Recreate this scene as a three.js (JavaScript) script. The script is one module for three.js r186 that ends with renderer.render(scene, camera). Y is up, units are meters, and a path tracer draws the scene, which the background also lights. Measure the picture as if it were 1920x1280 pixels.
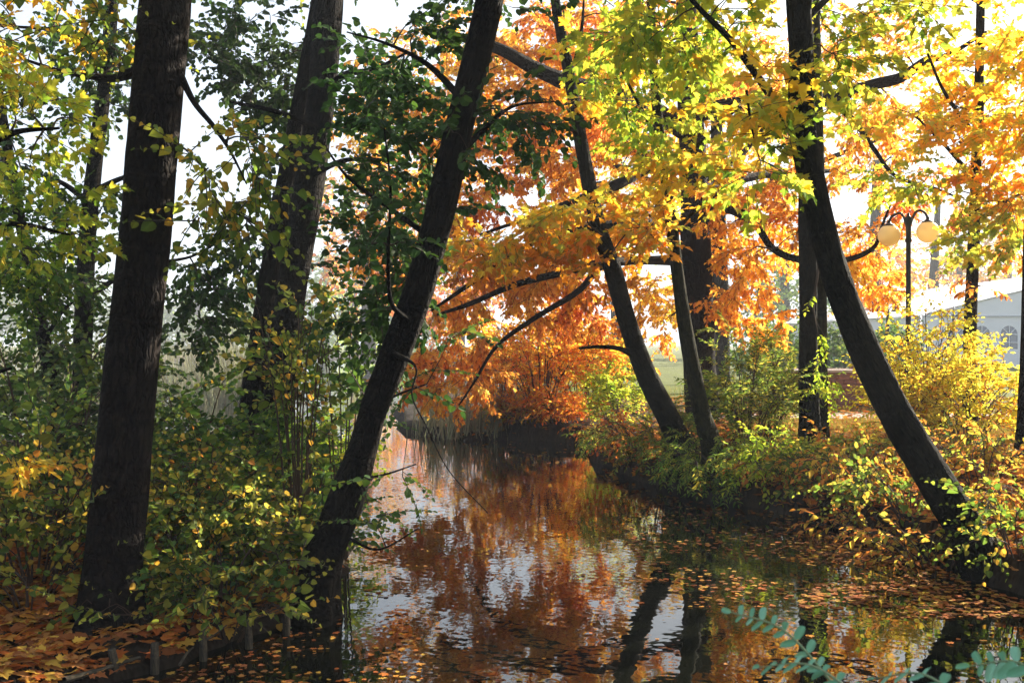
import * as THREE from 'three';
import { mergeGeometries } from 'three/addons/utils/BufferGeometryUtils.js';

// ---------------------------------------------------------------- camera, sky, sun, exposure
const V = (x, y, z) => new THREE.Vector3(x, y, z);
const EYE = 2.0, FOC = 1900;                       // eye height above the water (m), focal length in photo pixels
const scene = new THREE.Scene();
const camera = new THREE.PerspectiveCamera(2 * Math.atan(640 / FOC) * 180 / Math.PI, 1.5, 0.1, 2000);
camera.position.set(0, EYE, 0);
camera.lookAt(0, EYE, -10);
camera.focus = 10; camera.userData.fStop = 8;
const renderer = new THREE.WebGLRenderer({ antialias: true });
renderer.toneMapping = THREE.LinearToneMapping;
renderer.toneMappingExposure = 4.6;
renderer.shadowMap.enabled = true;

const AZ = 48 * Math.PI / 180, EL = 27 * Math.PI / 180;
const SUN = V(Math.sin(AZ) * Math.cos(EL), Math.sin(EL), -Math.cos(AZ) * Math.cos(EL));
{
  const W = 512, H = 256, d = new Float32Array(W * H * 4), q = V();
  for (let j = 0; j < H; j++) for (let i = 0; i < W; i++) {
    const up = ((j + .5) / H - .5) * Math.PI, ro = ((i + .5) / W - .5) * 2 * Math.PI;
    q.set(Math.cos(ro) * Math.cos(up), Math.sin(up), Math.sin(ro) * Math.cos(up));
    const a = Math.acos(Math.min(1, q.dot(SUN))), e = Math.max(0, q.y), hz = Math.exp(-e * 2.9), gl = Math.exp(-a / .5);
    const z = [.07, .105, .17], h = [.19, .232, .28], s = [.7, .64, .52];
    for (let c = 0; c < 3; c++) d[(j * W + i) * 4 + c] = z[c] * (1 - hz) * 1.1 + h[c] * hz + s[c] * gl;
    d[(j * W + i) * 4 + 3] = 1;
  }
  const t = new THREE.DataTexture(d, W, H, THREE.RGBAFormat, THREE.FloatType);
  t.mapping = THREE.EquirectangularReflectionMapping; t.magFilter = THREE.LinearFilter; t.needsUpdate = true;
  scene.background = t; scene.environment = t;
}
const sun = new THREE.DirectionalLight(new THREE.Color(1, .9, .74), 5);
sun.name = 'sun';
sun.position.copy(SUN).multiplyScalar(60).add(V(0, 0, -14));
sun.target.position.set(0, 0, -14);
sun.castShadow = true;
Object.assign(sun.shadow.camera, { left: -40, right: 40, top: 30, bottom: -30, near: 1, far: 150 });
scene.add(sun, sun.target);
scene.fog = new THREE.FogExp2(new THREE.Color(.92, .96, 1), .0016);

// ---------------------------------------------------------------- helpers
let seedState = 7;
function rnd() { seedState = (seedState + 0x6d2b79f5) | 0; let t = Math.imul(seedState ^ (seedState >>> 15), 1 | seedState); t = (t + Math.imul(t ^ (t >>> 7), 61 | t)) ^ t; return ((t ^ (t >>> 14)) >>> 0) / 4294967296; }
const reseed = (n) => { seedState = n * 7919 + 13; };
const rr = (a, b) => a + (b - a) * rnd();
const gauss = () => (rnd() + rnd() + rnd() + rnd() - 2) * .87;
const clamp = (x, a, b) => Math.max(a, Math.min(b, x)), sstep = (a, b, x) => { const t = clamp((x - a) / (b - a), 0, 1); return t * t * (3 - 2 * t); };
// a point of the place, given as direction (in photo pixels) and distance along the view axis
const P = (px, py, d) => V((px - 960) / FOC * d, EYE + (640 - py) / FOC * d, -d);
function hash2(i, j) { let h = Math.imul(i, 374761393) + Math.imul(j, 668265263) | 0; h = Math.imul(h ^ (h >>> 13), 1274126177); return ((h ^ (h >>> 16)) >>> 0) / 4294967296; }
function vnoise(x, y, per = 0) {
  const i = Math.floor(x), j = Math.floor(y), f = x - i, g = y - j, w = (a) => per ? ((a % per) + per) % per : a;
  const u = f * f * (3 - 2 * f), v = g * g * (3 - 2 * g);
  const a = hash2(w(i), w(j)), b = hash2(w(i + 1), w(j)), c = hash2(w(i), w(j + 1)), d = hash2(w(i + 1), w(j + 1));
  return a + (b - a) * u + (c - a) * v + (a - b - c + d) * u * v;
}
function fbm(x, y, oct = 4, per = 0) { let s = 0, a = .5, t = 0; for (let o = 0; o < oct; o++) { s += a * vnoise(x + o * 17.3 * (per ? 0 : 1), y, per); t += a; a *= .5; x *= 2; y *= 2; per *= 2; } return s / t; }
function tex(w, h, f, srgb) {
  const d = new Uint8Array(w * h * 4);
  for (let j = 0; j < h; j++) for (let i = 0; i < w; i++) { const c = f(i / w, j / h), o = (j * w + i) * 4; for (let k = 0; k < 3; k++) d[o + k] = clamp(Math.round((Array.isArray(c) ? c[k] : c) * 255), 0, 255); d[o + 3] = 255; }
  const t = new THREE.DataTexture(d, w, h); t.wrapS = t.wrapT = THREE.RepeatWrapping; t.magFilter = THREE.LinearFilter; if (srgb) t.colorSpace = THREE.SRGBColorSpace; t.needsUpdate = true; return t;
}
const taken = new Map();
function numbered(n) { const k = taken.get(n) ?? 0; taken.set(n, k + 1); return k ? n + '_' + String(k).padStart(3, '0') : n; }
function tag(o, label, category, group, kind) { if (label) o.userData.label = label; if (category) o.userData.category = category; if (group) o.userData.group = group; if (kind) o.userData.kind = kind; return o; }
function thing(name, label, category, base, group) { const g = new THREE.Group(); g.name = numbered(name); g.position.copy(base); scene.add(g); return tag(g, label, category, group); }
// a part whose geometry is given in the scene's metres
function part(name, geo, m, parent, base) { const o = new THREE.Mesh(geo, m); o.name = name; if (base) o.position.copy(base).negate(); parent.add(o); return o; }
const col = (r, g, b) => new THREE.Color().setRGB(r, g, b);

// ---------------------------------------------------------------- materials
const fbmP = (u, v, f, o) => fbm(u * f, v * f, o, f);
function barkTexture(seed, fu, fv) {
  return (u, v) => {
    const w = fbm(u * 6 + seed, v * 6, 3, 6) * .12;
    const a = Math.abs(vnoise((u + w) * fu, v * fv, 0 || fu) * 2 - 1), b = Math.abs(vnoise((u + w * .6) * fu * 2 + 5, v * fv * 2, fu * 2) * 2 - 1);
    const c = fbm(u * 32, v * 32, 2, 32);
    return clamp(.15 + .55 * Math.pow(a, .7) + .25 * b + .2 * (c - .5), 0, 1);
  };
}
const barkF = barkTexture(0, 16, 8);
const barkBump = tex(512, 512, (u, v) => barkF(u, v));
const barkCol = tex(512, 512, (u, v) => { const h = barkF(u, v), p = fbm(u * 8, v * 8, 3, 8); const k = .22 + .78 * h; return [k * (.95 + .1 * p), k * (.94 + .1 * p), k * (.92 - .06 * p)]; }, true);
const bark = (r, g, b, bump = .02) => new THREE.MeshPhysicalMaterial({ specularIntensity: .2, color: col(r, g, b), map: barkCol, bumpMap: barkBump, bumpScale: bump, roughness: .95 });
const BARK = { dark: bark(.027, .02, .02, .03), alder: bark(.025, .02, .018, .035), oak: bark(.028, .022, .019, .035), smooth: bark(.028, .026, .02, .02), olive: bark(.05, .05, .025, .015), twig: new THREE.MeshPhysicalMaterial({ specularIntensity: .3, color: col(.05, .036, .026), roughness: .9 }), hazel: new THREE.MeshPhysicalMaterial({ specularIntensity: .3, color: col(.075, .048, .033), roughness: .85 }) };
const leafMat = new THREE.MeshPhysicalMaterial({ color: 0xffffff, vertexColors: true, roughness: .97, transmission: .66, thickness: 0, side: THREE.DoubleSide, specularIntensity: .2 });
const greenLeafMat = new THREE.MeshPhysicalMaterial({ color: 0xffffff, vertexColors: true, roughness: .97, transmission: .4, thickness: 0, side: THREE.DoubleSide, specularIntensity: .25, clearcoat: .06, clearcoatRoughness: .4 });
const litterMat = new THREE.MeshPhysicalMaterial({ color: 0xffffff, vertexColors: true, roughness: .97, transmission: .22, thickness: 0, side: THREE.DoubleSide, specularIntensity: .12 });

// ---------------------------------------------------------------- tubes (trunks, limbs, twigs)
// pts: [{p, r}], returns a tube with uneven radius and uv in metres
function tube(pts, radial = 8, seg = 0, rough = 0, flare = 0, uvw = .5) {
  const curve = new THREE.CatmullRomCurve3(pts.map((q) => q.p), false, 'centripetal'), n = seg || (pts.length - 1) * 4, len = curve.getLength();
  const pos = [], uv = [], idx = [], T = V(), N = V(), B = V(), q = V(), ph = rnd() * 100;
  const rMax = Math.max(...pts.map((k) => k.r)), around = Math.max(1, Math.round(2 * Math.PI * rMax / uvw));
  let ref = null;
  for (let i = 0; i <= n; i++) {
    const t = i / n, c = curve.getPoint(t); curve.getTangent(t, T);
    if (!ref) ref = Math.abs(T.y) > .8 ? V(0, 0, 1) : V(0, 1, 0);
    B.crossVectors(T, ref).normalize(); N.crossVectors(B, T).normalize(); ref.copy(N);
    const k = t * (pts.length - 1), k0 = Math.min(pts.length - 2, Math.floor(k)), r0 = pts[k0].r + (pts[k0 + 1].r - pts[k0].r) * (k - k0);
    for (let j = 0; j <= radial; j++) {
      const a = (j % radial) / radial * Math.PI * 2;
      let r = r0;
      if (rough) r *= 1 + rough * (vnoise(Math.cos(a) * 1.4 + ph, t * len * 1.7 + Math.sin(a) * 1.4) - .5) * 2 + rough * .5 * (vnoise(Math.cos(a) * 4 + ph, t * len * 6 + Math.sin(a) * 4) - .5);
      if (flare) { const f = Math.exp(-Math.max(0, t * len - .3) / .26); r *= 1 + flare * f * (1 + .8 * Math.sin(a * 4 + ph) + .4 * Math.sin(a * 7 + ph * 2)); }
      q.copy(c).addScaledVector(B, Math.cos(a) * r).addScaledVector(N, Math.sin(a) * r);
      pos.push(q.x, q.y, q.z); uv.push(j / radial * around, t * len / uvw);
    }
  }
  const w = radial + 1;
  for (let i = 0; i < n; i++) for (let j = 0; j < radial; j++) { const a = i * w + j; idx.push(a, a + w, a + 1, a + 1, a + w, a + w + 1); }
  // close the far end
  const e = pos.length / 3, c = pts[pts.length - 1].p; pos.push(c.x, c.y, c.z); uv.push(0, 0);
  for (let j = 0; j < radial; j++) idx.push(n * w + j, e, n * w + j + 1);
  const g = new THREE.BufferGeometry();
  g.setAttribute('position', new THREE.Float32BufferAttribute(pos, 3)); g.setAttribute('uv', new THREE.Float32BufferAttribute(uv, 2)); g.setIndex(idx); g.computeVertexNormals();
  return g;
}

// ---------------------------------------------------------------- leaves
const OUT = {
  maple: [[0, 0], [.10, -.03], [.34, .02], [.27, .14], [.36, .22], [.56, .42], [.40, .43], [.44, .56], [.22, .48], [.20, .62], [.28, .70], [.14, .74], [0, 1]],
  oak: [[0, 0], [.05, .14], [.22, .2], [.11, .31], [.33, .47], [.14, .56], [.29, .75], [.12, .8], [0, 1]],
  round: [[0, .04], [.16, -.02], [.36, .06], [.46, .28], [.44, .52], [.3, .78], [.12, .92], [0, 1]],
  oval: [[0, 0], [.18, .1], [.29, .32], [.27, .55], [.14, .82], [0, 1]],
  narrow: [[0, 0], [.13, .2], [.15, .5], [.08, .82], [0, 1]],
  oblong: [[0, 0], [.14, .06], [.23, .25], [.25, .55], [.2, .82], [.1, .96], [0, 1]],
};
// one leaf: two halves folded along the midrib and arched; base at the origin, tip along +y, upper face +z
function leafGeo(kind, size, fold = .22, curl = .3, petiole = .0) {
  const o = OUT[kind], pos = [], add = (a) => { const y = a[1], x = a[0]; pos.push(x * size, (y + petiole) * size, (Math.abs(x) * fold - curl * (y - .35) * (y - .35) * .9 + .12 * Math.abs(x) * Math.sin(y * 9)) * size); };
  const half = THREE.ShapeUtils.triangulateShape(o.map((q) => new THREE.Vector2(q[0], q[1])), []);
  for (const s of [1, -1]) for (const f of half) for (const i of s > 0 ? f : [f[0], f[2], f[1]]) add([o[i][0] * s, o[i][1]]);
  if (petiole) for (const [x, y] of [[-.012, .01], [.012, .01], [.004, -petiole], [-.012, .01], [.004, -petiole], [-.004, -petiole]]) pos.push(x * size, (y + petiole) * size, 0);
  const g = new THREE.BufferGeometry(); g.setAttribute('position', new THREE.Float32BufferAttribute(pos, 3)); g.computeVertexNormals(); return g;
}
function paint(g, c, leafy) { const n = g.attributes.position.count, a = new Float32Array(n * 3), ps = g.attributes.position; for (let i = 0; i < n; i++) { const k = !leafy ? 1 : Math.abs(ps.getX(i)) < 1e-4 ? 1.18 : .82 + .3 * hash2(Math.round(ps.getX(i) * 9000), Math.round(ps.getY(i) * 9000)); a.set(leafy && k < .95 ? [c[0] * k, c[1] * k * .92, c[2] * k * .85] : c.map((v) => Math.min(.95, v * k)), i * 3); } g.setAttribute('color', new THREE.BufferAttribute(a, 3)); return g; }
const TWIGC = [.06, .04, .028];
// species: leaf form, size, leaves per sprig, sprig length, palette (linear r, g, b)
const SP = {
  oak: { leaf: 'oak', size: .108, n: 13, len: .36, pet: .12, pal: [[.82, .45, .06], [.86, .54, .08], [.70, .33, .04], [.88, .62, .12], [.52, .20, .03], [.86, .56, .09]] },
  mapleY: { leaf: 'maple', size: .118, n: 9, len: .38, pet: .45, pal: [[.82, .54, .03], [.74, .55, .04], [.62, .56, .05], [.84, .44, .03], [.44, .46, .05], [.85, .60, .06]] },
  mapleG: { leaf: 'maple', size: .118, n: 9, len: .40, pet: .45, pal: [[.30, .42, .04], [.20, .34, .03], [.46, .50, .05], [.62, .54, .05], [.38, .46, .04], [.74, .56, .05]] },
  alder: { leaf: 'round', size: .082, n: 11, len: .42, pet: .25, mat: 'g', pal: [[.026, .064, .012], [.034, .08, .014], [.022, .05, .013], [.06, .12, .018], [.04, .088, .018]] },
  hazel: { leaf: 'round', size: .08, n: 9, len: .42, pet: .2, pal: [[.28, .32, .04], [.46, .40, .05], [.14, .22, .03], [.58, .34, .04], [.36, .36, .05], [.12, .18, .03]] },
  hazelG: { leaf: 'round', size: .075, n: 11, len: .42, pet: .2, mat: 'g', pal: [[.09, .17, .025], [.06, .12, .02], [.14, .22, .03], [.2, .26, .035], [.045, .10, .022]] },
  bushY: { leaf: 'oval', size: .082, n: 12, len: .40, pet: .12, pal: [[.88, .72, .05], [.84, .72, .07], [.74, .70, .06], [.88, .60, .05], [.60, .60, .05], [.78, .40, .04]] },
  bushO: { leaf: 'oval', size: .09, n: 12, len: .40, pet: .1, pal: [[.82, .40, .04], [.78, .28, .03], [.86, .54, .05], [.66, .2, .03], [.82, .56, .06]] },
  bushG: { leaf: 'narrow', size: .075, n: 17, len: .38, pet: .05, opp: true, pal: [[.22, .27, .04], [.13, .2, .03], [.36, .34, .05], [.5, .4, .05], [.09, .15, .025]] },
  lime: { leaf: 'oval', size: .075, n: 12, len: .38, pet: .15, pal: [[.46, .56, .04], [.36, .50, .04], [.58, .60, .05], [.26, .38, .03]] },
  low: { leaf: 'oval', size: .085, n: 8, len: .28, pet: .15, pal: [[.34, .34, .05], [.5, .36, .05], [.20, .24, .03], [.58, .26, .04], [.46, .16, .03]] },
  locust: { leaf: 'oblong', size: .052, n: 15, len: .3, pet: .06, opp: true, mat: 'g', pal: [[.2, .44, .27], [.25, .5, .33], [.16, .38, .22]] },
};
for (const [key, s] of Object.entries(SP)) {
  reseed(key.length * 31 + key.charCodeAt(0) * 3 + key.charCodeAt(key.length - 1));
  s.material = s.mat === 'g' ? greenLeafMat : leafMat;
  const shapes = [leafGeo(s.leaf, s.size, .22, .3, s.pet), leafGeo(s.leaf, s.size * .9, .55, 1.0, s.pet)];
  s.colored = s.pal.map((c) => shapes.map((g) => paint(g.clone(), c, true)));
  // a sprig: a stem along +y with leaves in its plane; each leaf is kept apart so that near sprigs can be built leaf by leaf
  s.leaves = [];
  const q = new THREE.Matrix4(), r1 = new THREE.Matrix4(), bits = [];
  for (let i = 0; i < s.n; i++) {
    const last = i === s.n - 1, f = s.opp ? Math.floor(i / 2) / Math.floor((s.n - 1) / 2) : i / (s.n - 1), side = last ? 0 : i % 2 ? 1 : -1;
    const y = s.len * (s.opp ? .18 + .82 * f : .12 + .88 * f), bend = -.16 * s.len * f * f;
    const m = new THREE.Matrix4().makeTranslation(0, y, bend);
    m.multiply(r1.makeRotationZ(-side * (s.opp ? rr(1.0, 1.3) : rr(.55, 1.25)) + rr(-.15, .15)));
    m.multiply(r1.makeRotationY(side * .25 + gauss() * (s.opp ? .25 : .6)));
    m.multiply(r1.makeRotationX(-rr(.0, s.opp ? .4 : .9)));
    const sc = rr(.5, 1.15) * (s.opp ? 1 : .78 + .3 * Math.sin(Math.PI * Math.min(1, f + .2)));
    m.multiply(q.makeScale(sc, sc, sc));
    const ci = Math.floor(rnd() * s.pal.length), vi = rnd() < .6 ? 0 : 1;
    s.leaves.push({ m, ci, vi });
    bits.push(s.colored[ci][vi].clone().applyMatrix4(m));
  }
  const st = tube([{ p: V(0, 0, 0), r: .005 }, { p: V(.004, s.len * .5, -.04 * s.len), r: .0035 }, { p: V(0, s.len, -.16 * s.len), r: .0015 }], 3, 3).toNonIndexed(); st.deleteAttribute('uv'); paint(st, TWIGC);
  s.stem = st;
  s.sprig = mergeGeometries([...bits, st]);
}
// how a sprig sits: stem along dir, upper face towards the sky
const _x = V(), _y = V(), _z = V(), _c = V();
function sprigMatrix(p, dir, sc, roll) {
  _y.copy(dir).normalize(); _z.set(rr(-.35, .35), 1, rr(-.35, .35)); _x.crossVectors(_y, _z).normalize(); _z.crossVectors(_x, _y).normalize();
  const m = new THREE.Matrix4().makeBasis(_x, _y, _z);
  if (roll) m.multiply(new THREE.Matrix4().makeRotationY(roll));
  m.scale(_c.set(sc, sc, sc)); m.setPosition(p); return m;
}
// the leaves of a plant: the nearest sprigs leaf by leaf, the others as one mass
function foliage(root, base, species, sprigs, nLeaf, name = 'foliage') {
  const s = SP[species];
  const seen = (e) => { const m = e.m.elements, d = -m[14]; if (d < 1) return 1e9; const px = 960 + m[12] / d * FOC, py = 640 - (m[13] - EYE) / d * FOC; return px < -40 || px > 1960 || py < -60 || py > 1300 ? 1e6 + d : d; };
  sprigs.forEach((e) => { e.d = seen(e); }); sprigs.sort((a, b) => a.d - b.d);
  const single = Math.min(sprigs.length, Math.round(nLeaf / s.n)), stems = [];
  const q = new THREE.Matrix4();
  for (let i = 0; i < single; i++) {
    const e = sprigs[i]; stems.push(s.stem.clone().applyMatrix4(e.m));
    for (const l of s.leaves) {
      const o = new THREE.Mesh(s.colored[(l.ci + i) % s.pal.length][l.vi], s.material);
      o.name = 'leaf'; q.copy(e.m).multiply(l.m); q.decompose(o.position, o.quaternion, o.scale); o.position.sub(base); root.add(o);
    }
  }
  if (stems.length) tag(part('leaf_stalks', mergeGeometries(stems), s.material, root, base), null, null, null, 'stuff');
  const rest = sprigs.slice(single);
  if (rest.length) {
    const im = new THREE.InstancedMesh(s.sprig, s.material, rest.length); im.name = name; im.position.copy(base).negate();
    rest.forEach((e, i) => { im.setMatrixAt(i, e.m); im.setColorAt(i, e.c); });
    tag(im, null, null, null, 'stuff'); root.add(im);
  }
}
function tintAt(p, spread, tint) {
  const a = fbm(p.x * .9 + 40, p.y * .9 + p.z * .7, 2) - .5, b = rnd() - .5;
  const k = 1 + spread * (a * .9 + b * .5), w = 1 + spread * (fbm(p.x * .7 - 20, p.z * .7 + p.y, 2) - .5) * 1.2;
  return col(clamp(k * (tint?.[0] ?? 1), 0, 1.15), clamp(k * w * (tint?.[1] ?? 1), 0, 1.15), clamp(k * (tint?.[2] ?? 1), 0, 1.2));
}

// ---------------------------------------------------------------- a tree
// trunk: [[px, py, distance, width px], ...] from the ground up; limbs likewise from the trunk out;
// clumps: [px, py, distance, rx px, ry px, depth radius m, boughs, sprigs per bough, species, tint?]
const Q = (k) => ({ p: P(k[0], k[1], k[2]), r: Math.max(.004, k[3] / 2 / FOC * k[2]) });
function tree(o) {
  reseed(o.seed);
  const tr = o.trunk.map(Q), base = tr[0].p.clone(); base.y = o.groundY ?? base.y;
  const root = thing(o.name, o.label, 'tree', base, o.group);
  part('trunk', tube([{ p: tr[0].p.clone().add(V(0, -.35, 0)), r: tr[0].r * 1.15 }, ...tr], o.radial ?? 20, (o.segs ?? 12) * tr.length, o.rough ?? .09, o.flare ?? .25), o.bark, root, base);
  const nodes = [];
  const addNodes = (pts, from) => { const c = new THREE.CatmullRomCurve3(pts.map((q) => q.p), false, 'centripetal'), n = pts.length * 5; for (let i = 0; i <= n; i++) { const t = i / n; if (t < from) continue; const k = t * (pts.length - 1), k0 = Math.min(pts.length - 2, Math.floor(k)); nodes.push({ p: c.getPoint(t), r: pts[k0].r + (pts[k0 + 1].r - pts[k0].r) * (k - k0) }); } };
  addNodes(tr, o.bareTo ?? .45);
  for (const l of o.stems ?? []) { const pts = l.map(Q); part('trunk', tube([{ p: pts[0].p.clone().add(V(0, -.3, 0)), r: pts[0].r * 1.1 }, ...pts], 16, 10 * pts.length, .06, .2), o.bark2 ?? o.bark, root, base); addNodes(pts, .5); }
  for (const l of o.limbs ?? []) { const pts = l.map(Q); part('branch', tube(pts, 9, pts.length * 6, .12), o.bark, root, base); addNodes(pts, .15); }
  const twigs = [], sprigs = new Map();
  for (const cl of o.clumps ?? []) {
    const [px, py, d, rx, ry, rz, nb0, ns, sp, tint] = cl, nb = Math.max(2, Math.round(nb0 * (o.dens ?? 1) * (py + ry < 60 ? o.above ?? .3 : 1))), c = P(px, py, d), list = [];
    const ax = rx / FOC * d, ay = ry / FOC * d;
    for (let i = 0; i < nb; i++) { let a, b, e; do { a = rr(-1, 1); b = rr(-1, 1); e = rr(-1, 1); } while (a * a + b * b + e * e > 1); list.push(c.clone().add(V(a * ax, b * ay, e * rz))); }
    const near = (p) => { let best = null, bd = 1e9; for (const n of nodes) { const q = n.p.distanceTo(p) + Math.max(0, n.p.y - p.y) * .35; if (q < bd) { bd = q; best = n; } } return [best, bd]; };
    list.map((p) => [p, near(p)[1]]).sort((a, b) => a[1] - b[1]).forEach(([p]) => {
      const [n] = near(p), len = n.p.distanceTo(p); if (len < .05) return;
      const mid = n.p.clone().lerp(p, .5).add(V(gauss() * .12 * len, (.1 + gauss() * .08) * len, gauss() * .12 * len));
      const mid2 = n.p.clone().lerp(p, .78).add(V(gauss() * .08 * len, (.07 + gauss() * .06) * len, gauss() * .08 * len));
      const r0 = Math.min(n.r * .7, (.005 + len * .011) * (o.tw ?? 1.15)), pts = [{ p: n.p.clone(), r: r0 }, { p: mid, r: r0 * .7 }, { p: mid2, r: r0 * .5 }, { p, r: .0035 }];
      const g = tube(pts, 5, 7); g.deleteAttribute('uv'); twigs.push(g);
      const cur = new THREE.CatmullRomCurve3(pts.map((k) => k.p)); for (const t of [.35, .6, .85]) nodes.push({ p: cur.getPoint(t), r: r0 * (1 - t * .75) });
      if (!sprigs.has(sp)) sprigs.set(sp, []);
      const dir = p.clone().sub(n.p).normalize(), L = sprigs.get(sp);
      const from = Math.max(.1, 1 - (o.leafy ?? 1.1) / len);
      for (let i = 0; i < ns; i++) {
        const t = i === 0 ? 1 : rr(from, 1), q = cur.getPoint(Math.min(1, t));
        const dd = V(gauss() * 1.1, gauss() * .45 - (o.droop ?? .12), gauss() * 1.1).normalize().multiplyScalar(1.1).add(dir);
        L.push({ m: sprigMatrix(q, dd, rr(.75, 1.2) * (o.scale ?? 1), gauss() * (o.roll ?? .5)), c: tintAt(q, o.spread ?? .5, tint) });
      }
    });
  }
  if (twigs.length) tag(part('twigs', mergeGeometries(twigs), BARK.twig, root, base), null, null, null, 'stuff');
  let left = o.leaves ?? 0; for (const [sp, L] of sprigs) { foliage(root, base, sp, L, sprigs.size > 1 ? Math.round(left / sprigs.size) : left); }
  return root;
}

// a shrub: arching stems from one stool, each with side twigs, and sprigs on them
function shrub(o) {
  reseed(o.seed);
  const [x, z] = o.at, base = V(x, groundH(x, z) - .03, z), root = thing(o.name, o.label, o.category ?? 'shrub', base, o.group), sprigs = [];
  const lean = V(o.lean?.[0] ?? 0, 0, o.lean?.[1] ?? 0);
  for (let i = 0; i < o.stems; i++) {
    const a = rnd() * 6.283, k = Math.sqrt((i + .5) / o.stems), b = base.clone().add(V(Math.cos(a) * o.r * .22 * k, 0, Math.sin(a) * o.r * .22 * k));
    const h = o.h * (o.even ? rr(.75, 1) : (1.02 - .45 * k * k) * rr(.75, 1.05)), reach = o.r * k * rr(.7, 1.05);
    const top = b.clone().add(V(Math.cos(a) * reach, h, Math.sin(a) * reach)).addScaledVector(lean, rr(.5, 1.1));
    const mid = b.clone().lerp(top, .5).add(V(-Math.cos(a) * reach * .16 + gauss() * .05, h * .12, -Math.sin(a) * reach * .16 + gauss() * .05));
    const sr = o.sr ?? (.006 + .004 * o.h), pts = [{ p: b, r: sr }, { p: mid, r: sr * .65 }, { p: top, r: .003 }], gs = [tube(pts, 5, 8)];
    const cur = new THREE.CatmullRomCurve3(pts.map((q) => q.p)), per = Math.round(o.sprigs / o.stems), ways = [[cur, top.clone().sub(mid).normalize(), o.from ?? .35, .5]];
    for (let j = 0; j < (o.side ?? 3); j++) {
      const t = rr(o.from ?? .3, .9), s0 = cur.getPoint(t), aa = a + gauss() * 1.5, L = rr(.2, .5) * Math.min(1.2, o.r), s2 = s0.clone().add(V(Math.cos(aa) * L, L * rr(.1, .6) - (o.droop ?? 0) * L, Math.sin(aa) * L)), s1 = s0.clone().lerp(s2, .5).add(V(0, .06, 0));
      const sp = [{ p: s0, r: sr * .4 }, { p: s1, r: sr * .3 }, { p: s2, r: .002 }]; gs.push(tube(sp, 4, 4)); ways.push([new THREE.CatmullRomCurve3(sp.map((q) => q.p)), s2.clone().sub(s0).normalize(), .3, 0]);
    }
    part('stem', mergeGeometries(gs), o.bark ?? BARK.hazel, root, base);
    for (let j = 0; j < per; j++) {
      const w = ways[j % ways.length], t = j < ways.length ? 1 : rr(w[2], 1), q = w[0].getPoint(t), dd = V(gauss(), gauss() * .5 - (o.droop ?? .0), gauss()).normalize().multiplyScalar(1).add(w[1]);
      const hgt = (q.y - base.y) / o.h, tint = o.tints ? (hgt < .45 ? o.tints[0] : o.tints[1]) : o.tint;
      sprigs.push({ m: sprigMatrix(q, dd, rr(.7, 1.15) * (o.scale ?? 1), gauss() * .5), c: tintAt(q, o.spread ?? .5, tint) });
    }
  }
  foliage(root, base, o.sp, sprigs, o.leaves ?? 0);
  return root;
}

// ---------------------------------------------------------------- terrain: one sheet with the pond bed in it
const SHORE = [[-3.0, -4.6], [-2.6, -5.75], [-2.1, -6.2], [-1.57, -7.0], [-1.32, -7.9], [-1.45, -9.2], [-1.7, -11.2], [-2.2, -15.6], [-3.2, -17.6], [-5, -18.6], [-9, -19], [-16, -19.5], [-30, -22], [-50, -36], [-58, -70], [-50, -112], [-15, -118], [-5, -92], [-3.4, -50], [-3.4, -29], [-2.5, -22.4], [-.95, -20.4], [.4, -20.5], [1.35, -19.6], [1.35, -16.6], [1.8, -14.6], [2.5, -13], [3.15, -11.9], [3.7, -10.5], [3.85, -8.9], [4.0, -7.75], [4.6, -6], [6, -4], [7.5, -2.4], [4, -1.7], [0, -1.7], [-2.2, -2.4]];
function shoreDist(x, z) {      // positive on land
  let d = 1e9, inside = false;
  for (let i = 0, j = SHORE.length - 1; i < SHORE.length; j = i++) {
    const [ax, az] = SHORE[j], [bx, bz] = SHORE[i], ex = bx - ax, ez = bz - az, t = clamp(((x - ax) * ex + (z - az) * ez) / (ex * ex + ez * ez), 0, 1);
    d = Math.min(d, Math.hypot(x - ax - ex * t, z - az - ez * t));
    if ((az > z) !== (bz > z) && x < ax + (z - az) / (bz - az) * ex) inside = !inside;
  }
  return inside ? -d : d;
}
function groundH(x, z) {
  let s = shoreDist(x, z);
  s += (fbm(x * 1.3 + 9, z * 1.3, 3) - .5) * .35 * sstep(8, 2, Math.abs(s));
  const right = x > 0 && z < -5;
  if (s < 0) return -Math.min(.7, .08 - s * .7);
  const rough = (fbm(x * 2.2, z * 2.2 + 31, 3) - .5) * .14 * sstep(0, .5, s) * sstep(4.5, 2.5, s);
  return right ? .30 * sstep(0, .16, s) + .34 * sstep(.1, 2.6, s) + rough + .02 : .16 * sstep(0, .25, s) + .22 * sstep(.2, 2.2, s) + rough + .02;
}
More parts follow.
